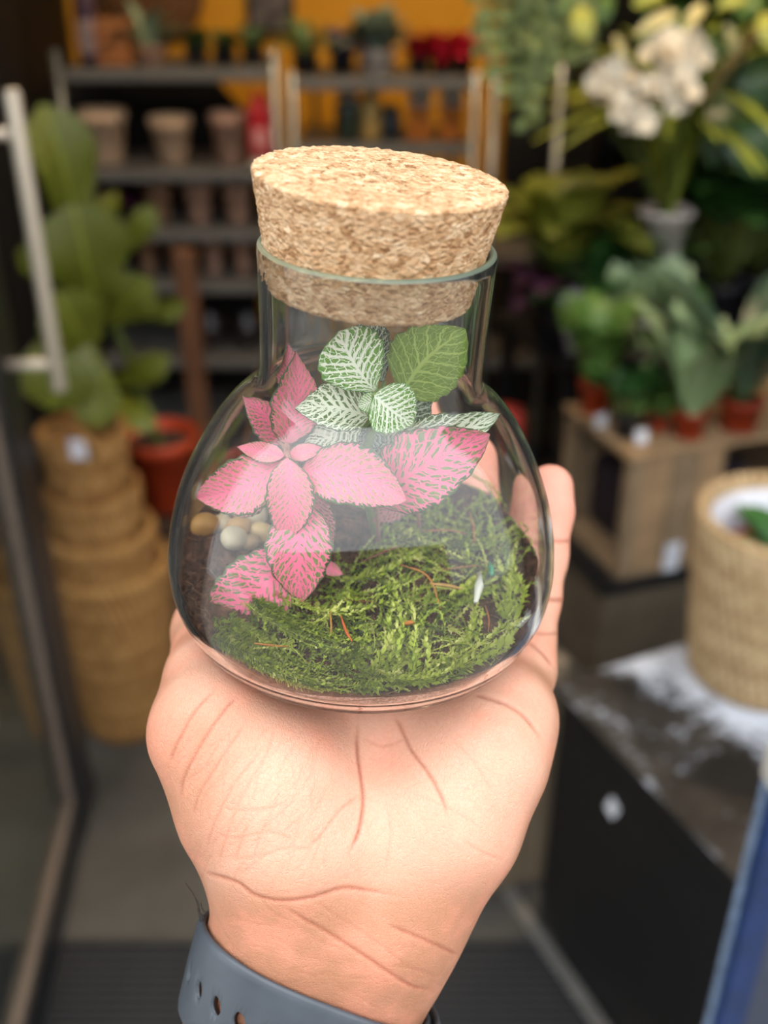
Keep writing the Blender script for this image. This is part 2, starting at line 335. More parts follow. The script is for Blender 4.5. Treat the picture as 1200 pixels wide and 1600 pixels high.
# hat-like woven disc and framed picture on the wall
hp = PY(232, 14, 3.55); HATM = plain('brown_felt', (124, 84, 50), .9, .12, 30)
hat = lathe('woven_disc', [(0, 0), (.10, 0), (.165, .01), (.17, .02), (.15, .03), (.08, .05), (0, .055)], HATM, None, 36, (hp.x, 3.615, hp.z + .06)); hat.rotation_euler = (math.radians(90), 0, 0); tag(hat, 'round brown disc hung on the yellow wall above the rack', 'wall decoration')
pp = PY(422, 10, 3.6); fr = empty('framed_picture', (pp.x, 3.619, pp.z - .08)); tag(fr, 'small dark framed picture on the yellow wall', 'picture')
FRM = plain('frame_dark', (40, 34, 32), .5)
for (x0, x1, z0, z1) in ((-.075, .075, 0, .014), (-.075, .075, .186, .2), (-.075, -.061, .014, .186), (.061, .075, .014, .186)): box('frame', x0, x1, -.02, 0, z0, z1, FRM, fr, .002)
t = NT('picture_print'); pm = t.bsdf(t.ramp(t.noise(26, 4, t.obj()), [(.4, srgb(40, 34, 34)), (.62, srgb(130, 120, 116))]), .5); box('print', -.061, .061, -.008, -.002, .014, .186, pm, fr)
# right rack: top shelf plants and goods below
tz = zr[0] + .0006
potted('fern_pot', 'dark green fern by the left post of the yellow-wall rack', (PY(478, 112, 3.12).x, 3.12, tz), (.04, .032, .05), DARKPOT, B_FERN(), leafmat('fern_leaf', (64, 90, 48), (90, 114, 66)), 20, .12, (.2, 1.3), 21)
potted('violet_pot', 'blue-violet potted flower left of the silvery mound', (PY(535, 112, 3.12).x, 3.12, tz), (.035, .03, .045), DARKPOT, B_OVAL(), leafmat('violet', (38, 36, 84), (60, 52, 104)), 16, .08, (.2, 1.2), 22)
potted('silver_mound', 'silvery sage mound plant in the middle of the top shelf', (PY(588, 112, 3.12).x, 3.12, tz), (.055, .045, .06), WHITEPOT, B_OVAL(), SAGE, 34, .12, (.1, 1.4), 23)
for i, x in enumerate((655, 690, 722)):
    potted('red_bloom', ('red bloom nearest the silvery mound', 'red bloom in the middle of the red trio', 'red bloom at the right end of the top shelf')[i], (PY(x, 114, 3.12).x, 3.12, tz), (.032, .026, .04), DARKPOT, B_OVAL(), leafmat('red_petal', (176, 20, 44), (206, 44, 66)), 18, .085, (-.1, 1.2), 30 + i, group='red blooms on the top shelf')
sz_ = zr[1] + .0006
def jar_thing(px, w, h, mat, lid, label, grp):
    x = PY(px, 220, 3.1).x; o = empty('storage_jar', (x, 3.1, sz_)); tag(o, label, 'jar', grp)
    lathe('body', [(0, 0), (w * .9, 0), (w, .006), (w, h * .72), (w * .8, h * .82), (0, h * .82)], mat, o, 22); lathe('lid', [(w * .7, h * .82), (w * .78, h * .83), (w * .78, h * .98), (w * .7, h), (0, h)], lid, o, 22)
GJ = 'goods on the lower shelf of the yellow-wall rack'
dg_ = plain('jar_green', (44, 58, 46), .3); db_ = plain('jar_blue', (40, 48, 58), .3); be_ = plain('jar_beige', (206, 170, 100), .5); wh_ = plain('jar_white', (176, 168, 160), .5); orm = plain('box_orange', (190, 108, 20), .6)
jar_thing(545, .036, .125, dg_, wh_, 'dark green jar with pale lid, left of the beige canister', GJ)
jar_thing(579, .030, .13, be_, be_, 'beige canister in the middle of the lower shelf', GJ)
jar_thing(610, .030, .09, db_, dg_, 'short blue-grey jar right of the beige canister', GJ)
for i, x in enumerate((655, 704)):
    xx = PY(x, 220, 3.1).x; o = empty('carton', (xx, 3.1, sz_)); tag(o, ('orange carton with pale top next to the blue-grey jar', 'orange carton with pale top next to the right post')[i], 'carton', GJ)
    box('body', -.032, .032, -.03, .03, 0, .09, orm, o, .002); box('top', -.03, .03, -.028, .028, .09, .13, wh_, o, .003)

# ------------------------------------------------------------------ woven baskets
def weave(name, rgb, rgb2):
    t = NT(name); o = t.obj(); sx = t.n('ShaderNodeSeparateXYZ'); t.l(o, sx.inputs[0])
    an = t.math('ARCTAN2', sx.outputs[1], sx.outputs[0]); row = t.math('FLOOR', t.math('MULTIPLY', sx.outputs[2], 52.6))
    tw = t.math('SINE', t.math('ADD', t.math('MULTIPLY', an, 46.0), t.math('MULTIPLY', row, 1.9))); nz = t.noise(50, 4, o)
    c = t.ramp(t.math('ADD', t.math('MULTIPLY', t.math('ADD', nz, t.math('MULTIPLY_ADD', t.math('FRACT', t.math('MULTIPLY', row, .377)), .3, -.15)), .8), t.math('MULTIPLY', tw, .12)), [(.25, srgb(*rgb2)), (.6, srgb(*rgb))])
    return t.bsdf(c, .8, t.bump(tw, .5, .004), spec=.2)
SEAG = weave('seagrass', (196, 150, 92), (140, 98, 54)); SEAG2 = weave('seagrass_pale', (214, 186, 144), (168, 138, 100))
def basket(name, label, loc, r0, r1, h, mat, group=None, coil=.019, handles=False):
    root = empty(name, loc); tag(root, label, 'basket', group); n = int(h / coil); pr = [(0, .004), (r0 * .6, .004), (r0 - coil * .4, 0)]
    for k in range(n):
        for q in (.15, .5, .85):
            z = h * (k + q) / n; rr = r0 + (r1 - r0) * (z / h) ** .8; pr.append((rr + coil * .32 * math.sin(math.pi * q), z))
    pr += [(r1 - .002, h), (r1 - .012, h - .004)] + [(r0 + (r1 - r0) * u ** .8 - .013, h * u) for u in (.75, .5, .25, .06)] + [(0, .018)]
    bd_ = lathe('body', pr, mat, root, 40)
    ring = [Vector((math.cos(a) * (r1 - .004), math.sin(a) * (r1 - .004), h + .003)) for a in np.linspace(0, 2 * math.pi, 41)]
    tube('rim', ring, .009, mat, bd_, 8)
    if handles:
        for s in (-1, 1): tube('handle', [Vector((math.cos(a) * .045, -(r1 + .006), h - .005 + math.sin(a) * .05)) if s < 0 else Vector((math.cos(a) * .045, (r1 + .006), h - .005 + math.sin(a) * .05)) for a in np.linspace(0, math.pi, 9)], .007, mat, root, 8)
    return root
bp = PZ(196, 1180, 0); bx, by = -.560, 1.775
GB = 'nested woven baskets beside the door'
basket('woven_basket', 'lowest and widest woven basket of the stack on the floor', (bx, by, 0), .088, .122, .40, SEAG, GB)
basket('woven_basket', 'second woven basket up in the stack by the door', (bx - .002, by, .13), .072, .104, .345, SEAG, GB)
basket('woven_basket', 'third woven basket up in the stack by the door', (bx - .005, by - .001, .27), .058, .089, .30, SEAG, GB)
basket('woven_basket', 'topmost woven basket with a looped handle and white tag', (bx - .008, by - .002, .42), .046, .081, .27, SEAG, GB, handles=True)
tg = box('price_tag', -.016, .016, -.001, .001, -.02, .02, plain('white_tag', (236, 230, 236), .5), None, .0005); tg.location = PY(122, 702, by - .092); tag(tg, 'small white price tag on the topmost basket', 'tag')

# ------------------------------------------------------------------ fiddle-leaf plant on a stool at left
stool = empty('plant_stool', (-.50, 2.06, 0)); tag(stool, 'dark low stool carrying the big-leaved plant behind the baskets', 'stool'); DWOOD = plain('dark_wood', (58, 40, 30), .6, .15, 20)
box('seat', -.13, .13, -.13, .13, .36, .39, DWOOD, stool, .004)
for sx_ in (-1, 1):
    for sy_ in (-1, 1): box('leg', sx_ * .11 - .014, sx_ * .11 + .014, sy_ * .11 - .014, sy_ * .11 + .014, 0, .36, DWOOD, stool, .003)
FIG = leafmat('fig_leaf', (84, 90, 18), (104, 110, 26), .5); FIGM = B_FIDDLE(); FIGM.materials.append(FIG)
fig = empty('fiddle_leaf_plant', (-.49, 2.05, .391)); tag(fig, 'big-leaved olive green plant in a red pot behind the door handle', 'plant')
lathe('pot', pot_prof(.085, .065, .17, .15), REDPOT, fig, 28); lathe('soil', [(0, .145), (.074, .145), (.074, .14), (0, .14)], SOILB, fig, 20)
trunk = [Vector((0, 0, .13)), Vector((-.01, -.04, .24)), Vector((-.02, -.08, .36)), Vector((-.05, -.12, .50)), Vector((-.07, -.14, .60))]
tube('trunk', [Vector(p) for p in crom(trunk, 5)], .009, STEMB, fig, 8)
def fig_leaf(bpx, tpx, Yb, Yt, roll=0, wm=1.0):
    B = PY(*bpx, Yb) - Vector(fig.location); T = PY(*tpx, Yt) - Vector(fig.location); d = T - B; nrm = CAM - Vector(fig.location) - (B + T) / 2
    nrm = Matrix.Rotation(roll, 3, d.normalized()) @ nrm; put_leaf(fig, FIGM, FIG, B, d, nrm, d.length, wmul=wm)
    near = min(trunk, key=lambda q: (q - B).length); tube('petiole', [near, (near + B) / 2 + Vector((0, 0, -.01)), B], .004, STEMB, fig, 6)
for a_ in [((150, 492), (115, 322), 1.82, 1.76, .1, 1.0), ((120, 470), (78, 640), 1.8, 1.72, -.1, .95), ((150, 500), (235, 440), 1.85, 1.8, .3, .8), ((140, 560), (90, 460), 1.8, 1.7, .2, .9), ((150, 540), (150, 668), 1.84, 1.75, 0, .75),
           ((120, 400), (70, 165), 1.86, 1.82, .5, .62), ((180, 400), (240, 325), 1.9, 1.88, .2, .55), ((165, 600), (262, 560), 1.95, 1.9, .3, .5), ((165, 610), (240, 668), 1.92, 1.85, .1, .6), ((110, 380), (30, 420), 1.86, 1.84, .2, .8), ((185, 480), (290, 478), 1.95, 1.93, .6, .5), ((150, 420), (180, 300), 1.95, 1.98, -.5, .5), ((120, 560), (30, 600), 1.85, 1.84, .2, .7)]: fig_leaf(*a_)
BRW = plain('brown_wood_post', (112, 72, 44), .7, .15, 12)
p0, p1 = PY(284, 390, 2.45), PY(300, 700, 2.45)
post = empty('wooden_post', (p0.x + .005, 2.45, 0)); tag(post, 'upright brown wooden post before the rack shelves', 'post'); box('shaft', -.024, .024, -.02, .02, .03, p0.z, BRW, post, .004); box('foot', -.06, .06, -.06, .06, 0, .03, BRW, post, .004)
wb = PZ(236, 905, 0.0); paper = empty('paper_bag', (-.34, 1.79, 0)); tag(paper, 'white paper sheet leaning behind the basket stack', 'paper'); 
sheet = box('sheet', -.05, .05, -.003, .003, 0, .42, plain('white_paper', (206, 200, 204), .8), paper, .001); sheet.rotation_euler = (math.radians(-8), 0, math.radians(10))

# ------------------------------------------------------------------ black plinth, pale panel, basket on it, blue board
E_ = Vector((.91, .41, 0)).normalized(); D_ = Vector((.41, -.91, 0)).normalized(); PA = Vector((.27, 1.24, 0)); PLR = math.atan2(E_.y, E_.x)
t = NT('black_plinth'); o = t.obj(); n_ = t.noise(9, 6, o, .7, .6); n2 = t.noise(70, 4, o); sp_ = t.voro(28, 'F1', o); geo = t.n('ShaderNodeNewGeometry'); sz = t.n('ShaderNodeSeparateXYZ'); t.l(geo.outputs['Normal'], sz.inputs[0])
sxy = t.n('ShaderNodeSeparateXYZ'); t.l(o, sxy.inputs[0])
band = t.math('SUBTRACT', 1.0, t.smooth(t.math('ABSOLUTE', t.math('SUBTRACT', t.math('ADD', sxy.outputs[0], t.math('MULTIPLY', sxy.outputs[1], .35)), .17)), .02, .13))
dust = t.math('MULTIPLY', t.smooth(t.math('MULTIPLY_ADD', n2, .35, t.math('ADD', t.math('MULTIPLY', n_, .75), t.math('MULTIPLY', band, .22))), .58, .78), t.smooth(sz.outputs[2], .5, .9))
c = t.mix(t.math('MULTIPLY', t.smooth(t.noise(7, 4, o), .35, .7, 0, .8), t.smooth(sz.outputs[2], .5, .9)), srgb(20, 19, 19), srgb(62, 57, 52)); c = t.mix(dust, c, srgb(196, 202, 214))
PLM = t.bsdf(c, .5, t.bump(n2, .15, .002), spec=.4)
pl = empty('display_plinth', PA); pl.rotation_euler = (0, 0, PLR); tag(pl, 'black display plinth with white dusty residue on its top', 'plinth')
box('body', 0, .95, -.62, 0, 0, .49, PLM, pl, .004); box('top_board', -.012, .96, -.632, .012, .49, .512, PLM, pl, .003)
TAGM = plain('white_tag2', (226, 228, 236), .5)
s_ = box('price_tag', -.002, .001, -.011, .011, -.014, .014, TAGM, None, .0005); q = PA + D_ * .13 + Vector((0, 0, .34)); s_.location = PY(958, 1262, q.y); s_.rotation_euler = (math.radians(20), 0, PLR)
# put the tag on the plinth's left face
d_ = ray(958, 1262); nrm_ = -E_; tt_ = (PA - CAM).dot(nrm_) / d_.dot(nrm_); s_.location = CAM + d_ * tt_ + nrm_ * .0012; tag(s_, 'small white sticker on the black plinth side', 'sticker')
PALE = plain('pale_board', (128, 112, 92), .7, .12, 8)
sb = empty('pale_board', PA + E_ * -.004 - D_ * .03); sb.rotation_euler = (0, 0, PLR); tag(sb, 'upright pale wooden board at the far end of the plinth', 'board')
box('board', -.10, .06, .04, .062, .012, .50, PALE, sb, .003); box('batten', -.10, -.07, .03, .04, .012, .50, PALE, sb, .002); box('batten', .03, .06, .03, .04, .012, .50, PALE, sb, .002)
mt = box('metal_strip', 0, .9, -.012, .012, 0, .006, plain('aluminium', (150, 146, 140), .4, .1, 40, metal=.6), None, .002); mt.location = PA - D_ * .30 - E_ * .02; mt.rotation_euler = (0, 0, math.atan2(D_.y, D_.x)); tag(mt, 'pale metal edging strip on the floor along the plinth', 'strip')
bk = PZ(1178, 1085, .512) ; bk = Vector((.575, 1.275, .5125))
basket('woven_basket', 'pale round woven basket standing on the black plinth', bk, .098, .126, .27, SEAG2)
lin = lathe('plastic_liner', [(.098, .19), (.106, .262), (.108, .262), (.100, .19)], plain('liner', (206, 206, 214), .25, .05, 40), None, 36, bk); tag(lin, 'clear whitish plastic liner inside the pale basket', 'liner')
pr_ = potted('potted_plant', 'red pot with dark green leaves inside the pale basket', bk + Vector((.01, .0, .03)), (.09, .07, .18), REDPOT, B_OVAL(), leafmat('basket_leaf', (40, 84, 36), (60, 104, 48)), 8, .10, (.5, 1.2), 41)
BLUE = plain('blue_paint', (12, 42, 88), .45, .15, 40); NAVY = plain('navy_panel', (52, 58, 74), .6, .1, 30); CAPM = plain('weathered_cap', (196, 190, 180), .9, .3, 160, bump=.8)
q = at(1206, 1232, .78); bb = empty('notice_board', (q.x, q.y, 0)); bb.rotation_euler = (0, 0, math.radians(6)); tag(bb, 'blue framed board with dark panel at the shop entrance', 'board')
H_ = q.z
box('frame', 0, .024, -.008, .008, 0, H_, BLUE, bb, .002); box('frame', .476, .50, -.012, .012, 0, H_, BLUE, bb, .002); box('frame', .024, .476, -.012, .012, H_ - .03, H_, BLUE, bb, .002); box('frame', .024, .476, -.012, .012, .08, .11, BLUE, bb, .002)
box('panel', .024, .476, -.006, .006, .11, H_ - .03, NAVY, bb); box('cap', -.004, .504, -.016, .016, H_, H_ + .035, CAPM, bb, .005); box('edge_bead', -.002, 0, .004, .012, 0, H_, plain('worn_edge', (120, 140, 166), .7, .4, 200), bb)

# ------------------------------------------------------------------ wooden crates with pots on top
CW = plain('crate_wood', (168, 136, 100), .75, .16, 14); CW2 = plain('crate_wood_grey', (150, 126, 98), .75, .16, 14)
ang = math.radians(19); K0 = Vector((.51, 1.90, .0)); KZ = .275
base = empty('crate_base', K0); base.rotation_euler = (0, 0, ang); tag(base, 'low dark base box under the wooden crate', 'base')
BASEM = plain('base_board', (104, 92, 76), .7, .12, 10)
box('body', -.03, .95, .0, .30, 0, KZ - .03, BASEM, base, .003); box('top', -.04, .96, -.01, .305, KZ - .03, KZ - .001, BLACKM, base, .003)
def crate(loc, label, W_=.46, D=.29, H=.29):
    c = empty('wooden_crate', loc); c.rotation_euler = (0, 0, ang); tag(c, label, 'crate', 'wooden display crates')
    for k in range(3): box('plank', -.012, W_ + .012, k * D / 3 - .006, (k + 1) * D / 3 - .010, H, H + .016, (CW, CW2, CW)[k], c, .002)        # top
    for x in (0, W_ - .03):
        for y in (0, D - .03): box('corner_post', x, x + .03, y, y + .03, .014, H, CW2, c, .002)
    for k in range(3): box('plank', 0, W_, .002 + k * D / 3, (k + 1) * D / 3 - .004, 0, .014, CW2, c, .001)                                       # bottom
    for k, (x0, x1) in enumerate(((.032, .10), (.104, .165), (.169, .23))): box('plank', x0, x1, .004, .014, .016, H - .001, (CW, CW2, CW)[k], c, .001)           # front, left half
    box('plank', .24, W_ - .032, .004, .014, .016, .11, CW, c, .001); box('plank', .24, W_ - .032, .004, .014, .115, .20, CW2, c, .001)
    for k in range(3): box('plank', .032, W_ - .032, D - .014, D - .004, .018 + k * .088, .10 + k * .088, CW2, c, .001)
    for k in range(2): box('plank', W_ - .014, W_ - .004, .032, D - .032, .02 + k * .13, .13 + k * .13, CW2, c, .001)
    return c
crate(K0 + Vector((0, 0, KZ)), 'wooden crate with an open dark left side, topped by red pots')
ex = Vector((math.cos(ang), math.sin(ang), 0)); crate(K0 + ex * .50 + Vector((0, .0, KZ)), 'wooden crate standing behind the round pale basket')
s_ = box('hanging_tag', -.02, .02, -.0015, .0015, -.04, .04, TAGM, None, .001); ey_ = Vector((-math.sin(ang), math.cos(ang), 0)); dd_ = ray(1050, 874); s_.location = CAM + dd_ * ((K0 - CAM).dot(ey_) / dd_.dot(ey_)) + ey_ * .0022; s_.rotation_euler = (0, 0, ang); tag(s_, 'white price tag hanging at the crate corner', 'tag')
sk = link('dark_sack', box_me('dark_sack', .05, .36, .05, .25, .0155, .20, .03, 4), plain('plum_sack', (34, 22, 32), .8, .2, 20)); sk.location = K0 + Vector((0, 0, KZ)); sk.rotation_euler = (0, 0, ang); tag(sk, 'dark plum coloured sack stored inside the open crate', 'sack')
TZ = KZ + .29 + .0165
def on_crate(px, py): p = PZ(px, py, TZ); return Vector((p.x, p.y, TZ))
GP = 'red plastic pots on the crates'
PALEL = leafmat('pale_calathea', (128, 152, 104), (150, 172, 124), .4, vein=(186, 200, 160)); MIDG = leafmat('mid_green', (66, 100, 40), (92, 124, 56)); DEEP = leafmat('deep_green', (30, 62, 26), (52, 88, 40), .35); LIME = leafmat('lime_leaf', (150, 158, 50), (184, 186, 84), .35); TEALG = leafmat('teal_leaf', (60, 84, 66), (84, 108, 84), .35); OLV = leafmat('olive_leaf', (92, 100, 30), (120, 124, 44)); PLUM = leafmat('plum_leaf', (52, 26, 44), (74, 40, 60)); PALEY = leafmat('pale_yellow_leaf', (200, 184, 112), (216, 200, 140), .35)
potted('potted_plant', 'bushy plant in the red pot at the back left of the crate', on_crate(932, 652) + Vector((0, .04, 0)), (.037, .03, .068), REDPOT, B_OVAL(), MIDG, 16, .12, (.3, 1.3), 51, .08, group=GP)
potted('potted_plant', 'tall pale-leaved plant in the small red pot near the crate edge', on_crate(1074, 680), (.037, .03, .06), REDPOT, B_LANCE(), PALEL, 9, .24, (1.0, 1.45), 52, 0, group=GP, wmul=1.5)
potted('potted_plant', 'green plant in the wide red pot farthest right on the crate', on_crate(1152, 668), (.047, .038, .07), REDPOT, B_LANCE(), TEALG, 14, .30, (.6, 1.4), 53, .05, group=GP)
potted('potted_plant', 'little plant in a dark pot between the red pots', on_crate(976, 680), (.028, .022, .05), DARKPOT, B_OVAL(), DEEP, 14, .09, (.3, 1.3), 54, .05)
potted('potted_plant', 'low trailing green plant in front of the dark little pot', on_crate(1028, 672), (.022, .018, .03), REDPOT, B_OVAL(), MIDG, 14, .06, (.0, 1.2), 55, .03)
for i, (x, y) in enumerate(((1002, 694), (940, 668))):
    s_ = box('plant_label', -.014, .014, -.001, .001, .0005, .03, TAGM, None, .0005); s_.location = on_crate(x, y); s_.rotation_euler = (math.radians(-12), 0, ang); tag(s_, ('white plant label standing at the front crate corner', 'white plant label beside the back red pot')[i], 'label', 'white plant labels')
# tiered stand and the taller plants behind the crates
st = empty('plant_stand', (.33, 2.26, 0)); st.rotation_euler = (0, 0, ang); tag(st, 'dark tiered stand hidden by the foliage behind the crates', 'stand')
box('tier', .10, 1.25, 0, .40, .60, .63, BLACKM, st, .003); box('tier', .42, 1.25, .40, .75, .90, .93, BLACKM, st, .003)
for x in (.13, .46, 1.22):
    box('leg', x - .015, x + .015, .01, .04, 0, .60, BLACKM, st, .002); box('leg', x - .015, x + .015, .35, .38, 0, .60, BLACKM, st, .002)
    if x > .2: box('leg', x - .015, x + .015, .70, .73, 0, .90, BLACKM, st, .002); box('leg', x - .015, x + .015, .405, .435, .63, .90, BLACKM, st, .002)
def shelfplant(label, px, py, Y, z, pot, pm, bl, lm, n, L, el, seed, sh=0.0, **kw):
    p = PY(px, py, Y); return potted('potted_plant', label, Vector((p.x, Y, z)), pot, pm, bl, lm, n, L, el, seed, sh, **kw)
# orchid-like plant with white flowers in a white pot
oz = PY(1032, 400, 2.47).z; op = PY(1032, 400, 2.47)
lo_ = Matrix.Rotation(-ang, 3, 'Z') @ (Vector((op.x, 2.47, 0)) - Vector((.33, 2.26, 0))); box('riser', lo_.x - .06, lo_.x + .06, lo_.y - .06, lo_.y + .06, .63, oz, BLACKM, st, .003)
orch = potted('flowering_plant', 'white-flowered plant with strappy leaves in a white tapered pot', Vector((op.x, 2.47, oz + .0006)), (.066, .043, .112), WHITEPOT, B_STRAP(), leafmat('strap_leaf', (98, 112, 34), (130, 142, 52)), 26, .46, (.55, 1.35), 61, wmul=1.0)
FLW = plain('white_petal', (240, 228, 204), .5, .05, 40)
pet = blade('petal', (.6, .4), .8, .15, .2, 4, 2, .1); pet.materials.append(FLW)
def floret(root, pos, s, R):
    c = Vector(pos); ax = Vector((R.gauss(0, .5), -1 + R.gauss(0, .4), .4 + R.gauss(0, .4))).normalized(); e1 = ax.orthogonal().normalized(); e2 = ax.cross(e1)
    for k in range(5):
        a = 2 * math.pi * k / 5; put_leaf(root, pet, FLW, c, (e1 * math.cos(a) + e2 * math.sin(a)) + ax * .35, ax, s, 'petal')
R = random.Random(9); ol = Vector(orch.location)
for (cx_, cy_, sp_, nf) in ((968, 130, 44, 14), (985, 175, 32, 8), (930, 135, 20, 4), (1042, 82, 34, 10), (1035, 130, 20, 4), (1078, 120, 22, 5), (1066, 152, 20, 5)):
    tipp = PY(cx_, cy_ + 20, 2.18) - ol; tube('flower_stalk', [Vector(p) for p in crom([Vector((0, 0, .09)), Vector((tipp.x * .4, tipp.y * .4, tipp.z * .55)), tipp], 5)], .004, STEMB, orch, 6)
    for k in range(nf): floret(orch, PY(cx_ + R.gauss(0, sp_ * .5), cy_ + R.gauss(0, sp_ * .45), 2.12 + R.uniform(-.03, .03)) - ol, R.uniform(.022, .030), R)
GS = 'plants massed behind the crates'
L_ = shelfplant
L_('yellow-green leafy plant behind the cork edge, right of the jar neck', 866, 470, 2.5, .631, (.06, .045, .1), DARKPOT, B_OVAL(), OLV, 26, .17, (.0, 1.3), 71, .22, group=GS)
L_('dark heart-leaved plant directly below the white flower pot', 1000, 520, 2.5, .631, (.055, .045, .1), DARKPOT, B_HEART(), MIDG, 26, .15, (.1, 1.3), 72, .06, group=GS)
L_('pale grey-green broad-leaved plant above the small red pots', 985, 560, 2.36, .631, (.05, .04, .09), WHITEPOT, B_HEART(), PALEL, 6, .13, (.5, 1.3), 73, .06, group=GS, tilt=2.0)
L_('deep green plant behind the wide red pot', 1120, 480, 2.6, .631, (.06, .05, .1), DARKPOT, B_HEART(), DEEP, 30, .19, (.0, 1.3), 74, .32, group=GS)
L_('blue-green broad-leaved plant at the right frame edge', 1185, 420, 2.68, .631, (.06, .05, .1), DARKPOT, B_HEART(), TEALG, 26, .20, (.0, 1.3), 75, .42, group=GS)
L_('tall deep green plant on the upper tier behind the white flowers', 1100, 330, 2.97, .931, (.07, .055, .12), DARKPOT, B_HEART(), DEEP, 34, .22, (-.2, 1.3), 76, .42, group=GS)
L_('tall teal plant on the upper tier at the right', 1200, 300, 3.06, .931, (.07, .055, .12), DARKPOT, B_HEART(), TEALG, 34, .22, (-.2, 1.3), 77, .50, group=GS)
L_('dark plum foliage low behind the jar shoulder', 868, 600, 2.44, .631, (.05, .04, .08), DARKPOT, B_OVAL(), PLUM, 26, .12, (.0, 1.3), 78, .08, group=GS)
L_('olive bush between the narrow rack and the white flowers', 940, 400, 2.97, .931, (.06, .05, .1), DARKPOT, B_OVAL(), OLV, 30, .16, (-.2, 1.2), 79, .15, group=GS)
L_('dark leafy plant low on the stand left of the back red pot', 925, 560, 2.42, .631, (.05, .04, .08), DARKPOT, B_OVAL(), DEEP, 26, .14, (.0, 1.3), 80, .1, group=GS)
# packaged goods low behind the crate
sd_ = empty('side_shelf', (.215, 2.16, 0)); tag(sd_, 'low dark shelf left of the crate with wrapped parcels', 'shelf')
box('board', 0, .16, 0, .22, .37, .385, BLACKM, sd_, .002)
for (x, y) in ((.005, .005), (.135, .005), (.005, .195), (.135, .195)): box('leg', x, x + .02, y, y + .02, 0, .37, BLACKM, sd_, .002)
for i, (x, Y_, z_, rgb, lab) in enumerate(((.30, 2.29, .386, (176, 60, 50), 'red wrapped parcel low beside the crate'), (.31, 2.20, .386, (70, 90, 120), 'blue wrapped parcel low beside the crate'), (.455, 2.36, .631, (196, 190, 196), 'white wrapped bouquet sleeve left of the back red pot'))):
    o = empty('wrapped_parcel', (x, Y_, z_)); tag(o, lab, 'parcel')
    pm_ = plain('wrap', rgb, .35, .15, 30); lathe('wrap', [(0, 0), (.03, 0), (.042, .04), (.044, .09), (.03, .13), (0, .13)] if i == 0 else [(0, 0), (.03, 0), (.04, .03), (.038, .05), (0, .06)] if i == 1 else [(0, 0), (.02, 0), (.03, .06), (.055, .16), (.05, .16), (0, .08)], pm_, o, 14)
# hanging vine and tall tree at top right
VINEM = leafmat('vine_leaf', (88, 104, 46), (124, 138, 72)); vb = B_OVAL(); vb.materials.append(VINEM)
hk = PY(815, 0, 2.35); vine = empty('hanging_vine', (hk.x, 2.35, 1.9)); tag(vine, 'trailing green vine hanging from the ceiling at top centre', 'plant')
lathe('pot', [(0, 0), (.06, 0), (.09, .05), (.10, .10), (.095, .10), (0, .08)], DARKPOT, vine, 24)
for k in range(3): a = k * 2.094; tube('cord', [(math.cos(a) * .095, math.sin(a) * .095, .1), (0, 0, .5), (0, 0, .8)], .002, BLACKM, vine, 5)
R = random.Random(14)
for k, (dx, endpy) in enumerate(((-.06, 90), (-.03, 120), (.0, 95), (.015, 172), (.03, 150), (.07, 70), (.10, 60), (-.09, 60))):
    zend = PY(815, endpy, 2.35).z - 1.9; pts = [Vector((dx * .6, -.06, .09)), Vector((dx, -.11, .05))] + [Vector((dx + R.gauss(0, .006), -.115 + R.gauss(0, .006), .05 + (zend - .05) * u)) for u in (.35, .7, 1)]
    cp = [Vector(p) for p in crom(pts, 6)]; tube('strand', cp, .002, STEMB, vine, 4)
    for q in range(6, len(cp), 1):
        for s in (-1, 1): put_leaf(vine, vb, VINEM, cp[q], Vector((s * .8 + R.gauss(0, .4), -.4 + R.gauss(0, .4), -.6)), Vector((0, -1, .3)), R.uniform(.03, .05))
tree = empty('tall_plant', (1.62, 2.2, 0)); tag(tree, 'tall plant with glossy lime leaves arching in at top right', 'plant')
lathe('pot', pot_prof(.13, .10, .24), DARKPOT, tree, 28); lathe('soil', [(0, .205), (.117, .205), (.117, .2), (0, .2)], SOILB, tree, 20)
TRK = plain('tree_bark', (112, 96, 48), .7, .15, 30); tl = Vector(tree.location)
stemp = [Vector((0, 0, .19)), Vector((.0, .02, .8)), PY(1100, 150, 2.2) * 0 + Vector((-.05, .03, 1.15)), PY(1195, 50, 2.2) - tl]
tube('trunk', [Vector(p) for p in crom([Vector((0, 0, .19)), Vector((-.02, .02, .7)), PY(1290, 60, 2.25) - tl, PY(1215, 25, 2.25) - tl, PY(1150, 90, 2.25) - tl, PY(1095, 160, 2.25) - tl], 5)], .013, TRK, tree, 8)
lb = B_OVAL(); lb.materials.append(LIME); lb2 = B_HEART(); lb2.materials.append(DEEP); lb3 = B_LANCE(); lb3.materials.append(PALEY); lb4 = B_OVAL(); lb4.materials.append(MIDG)
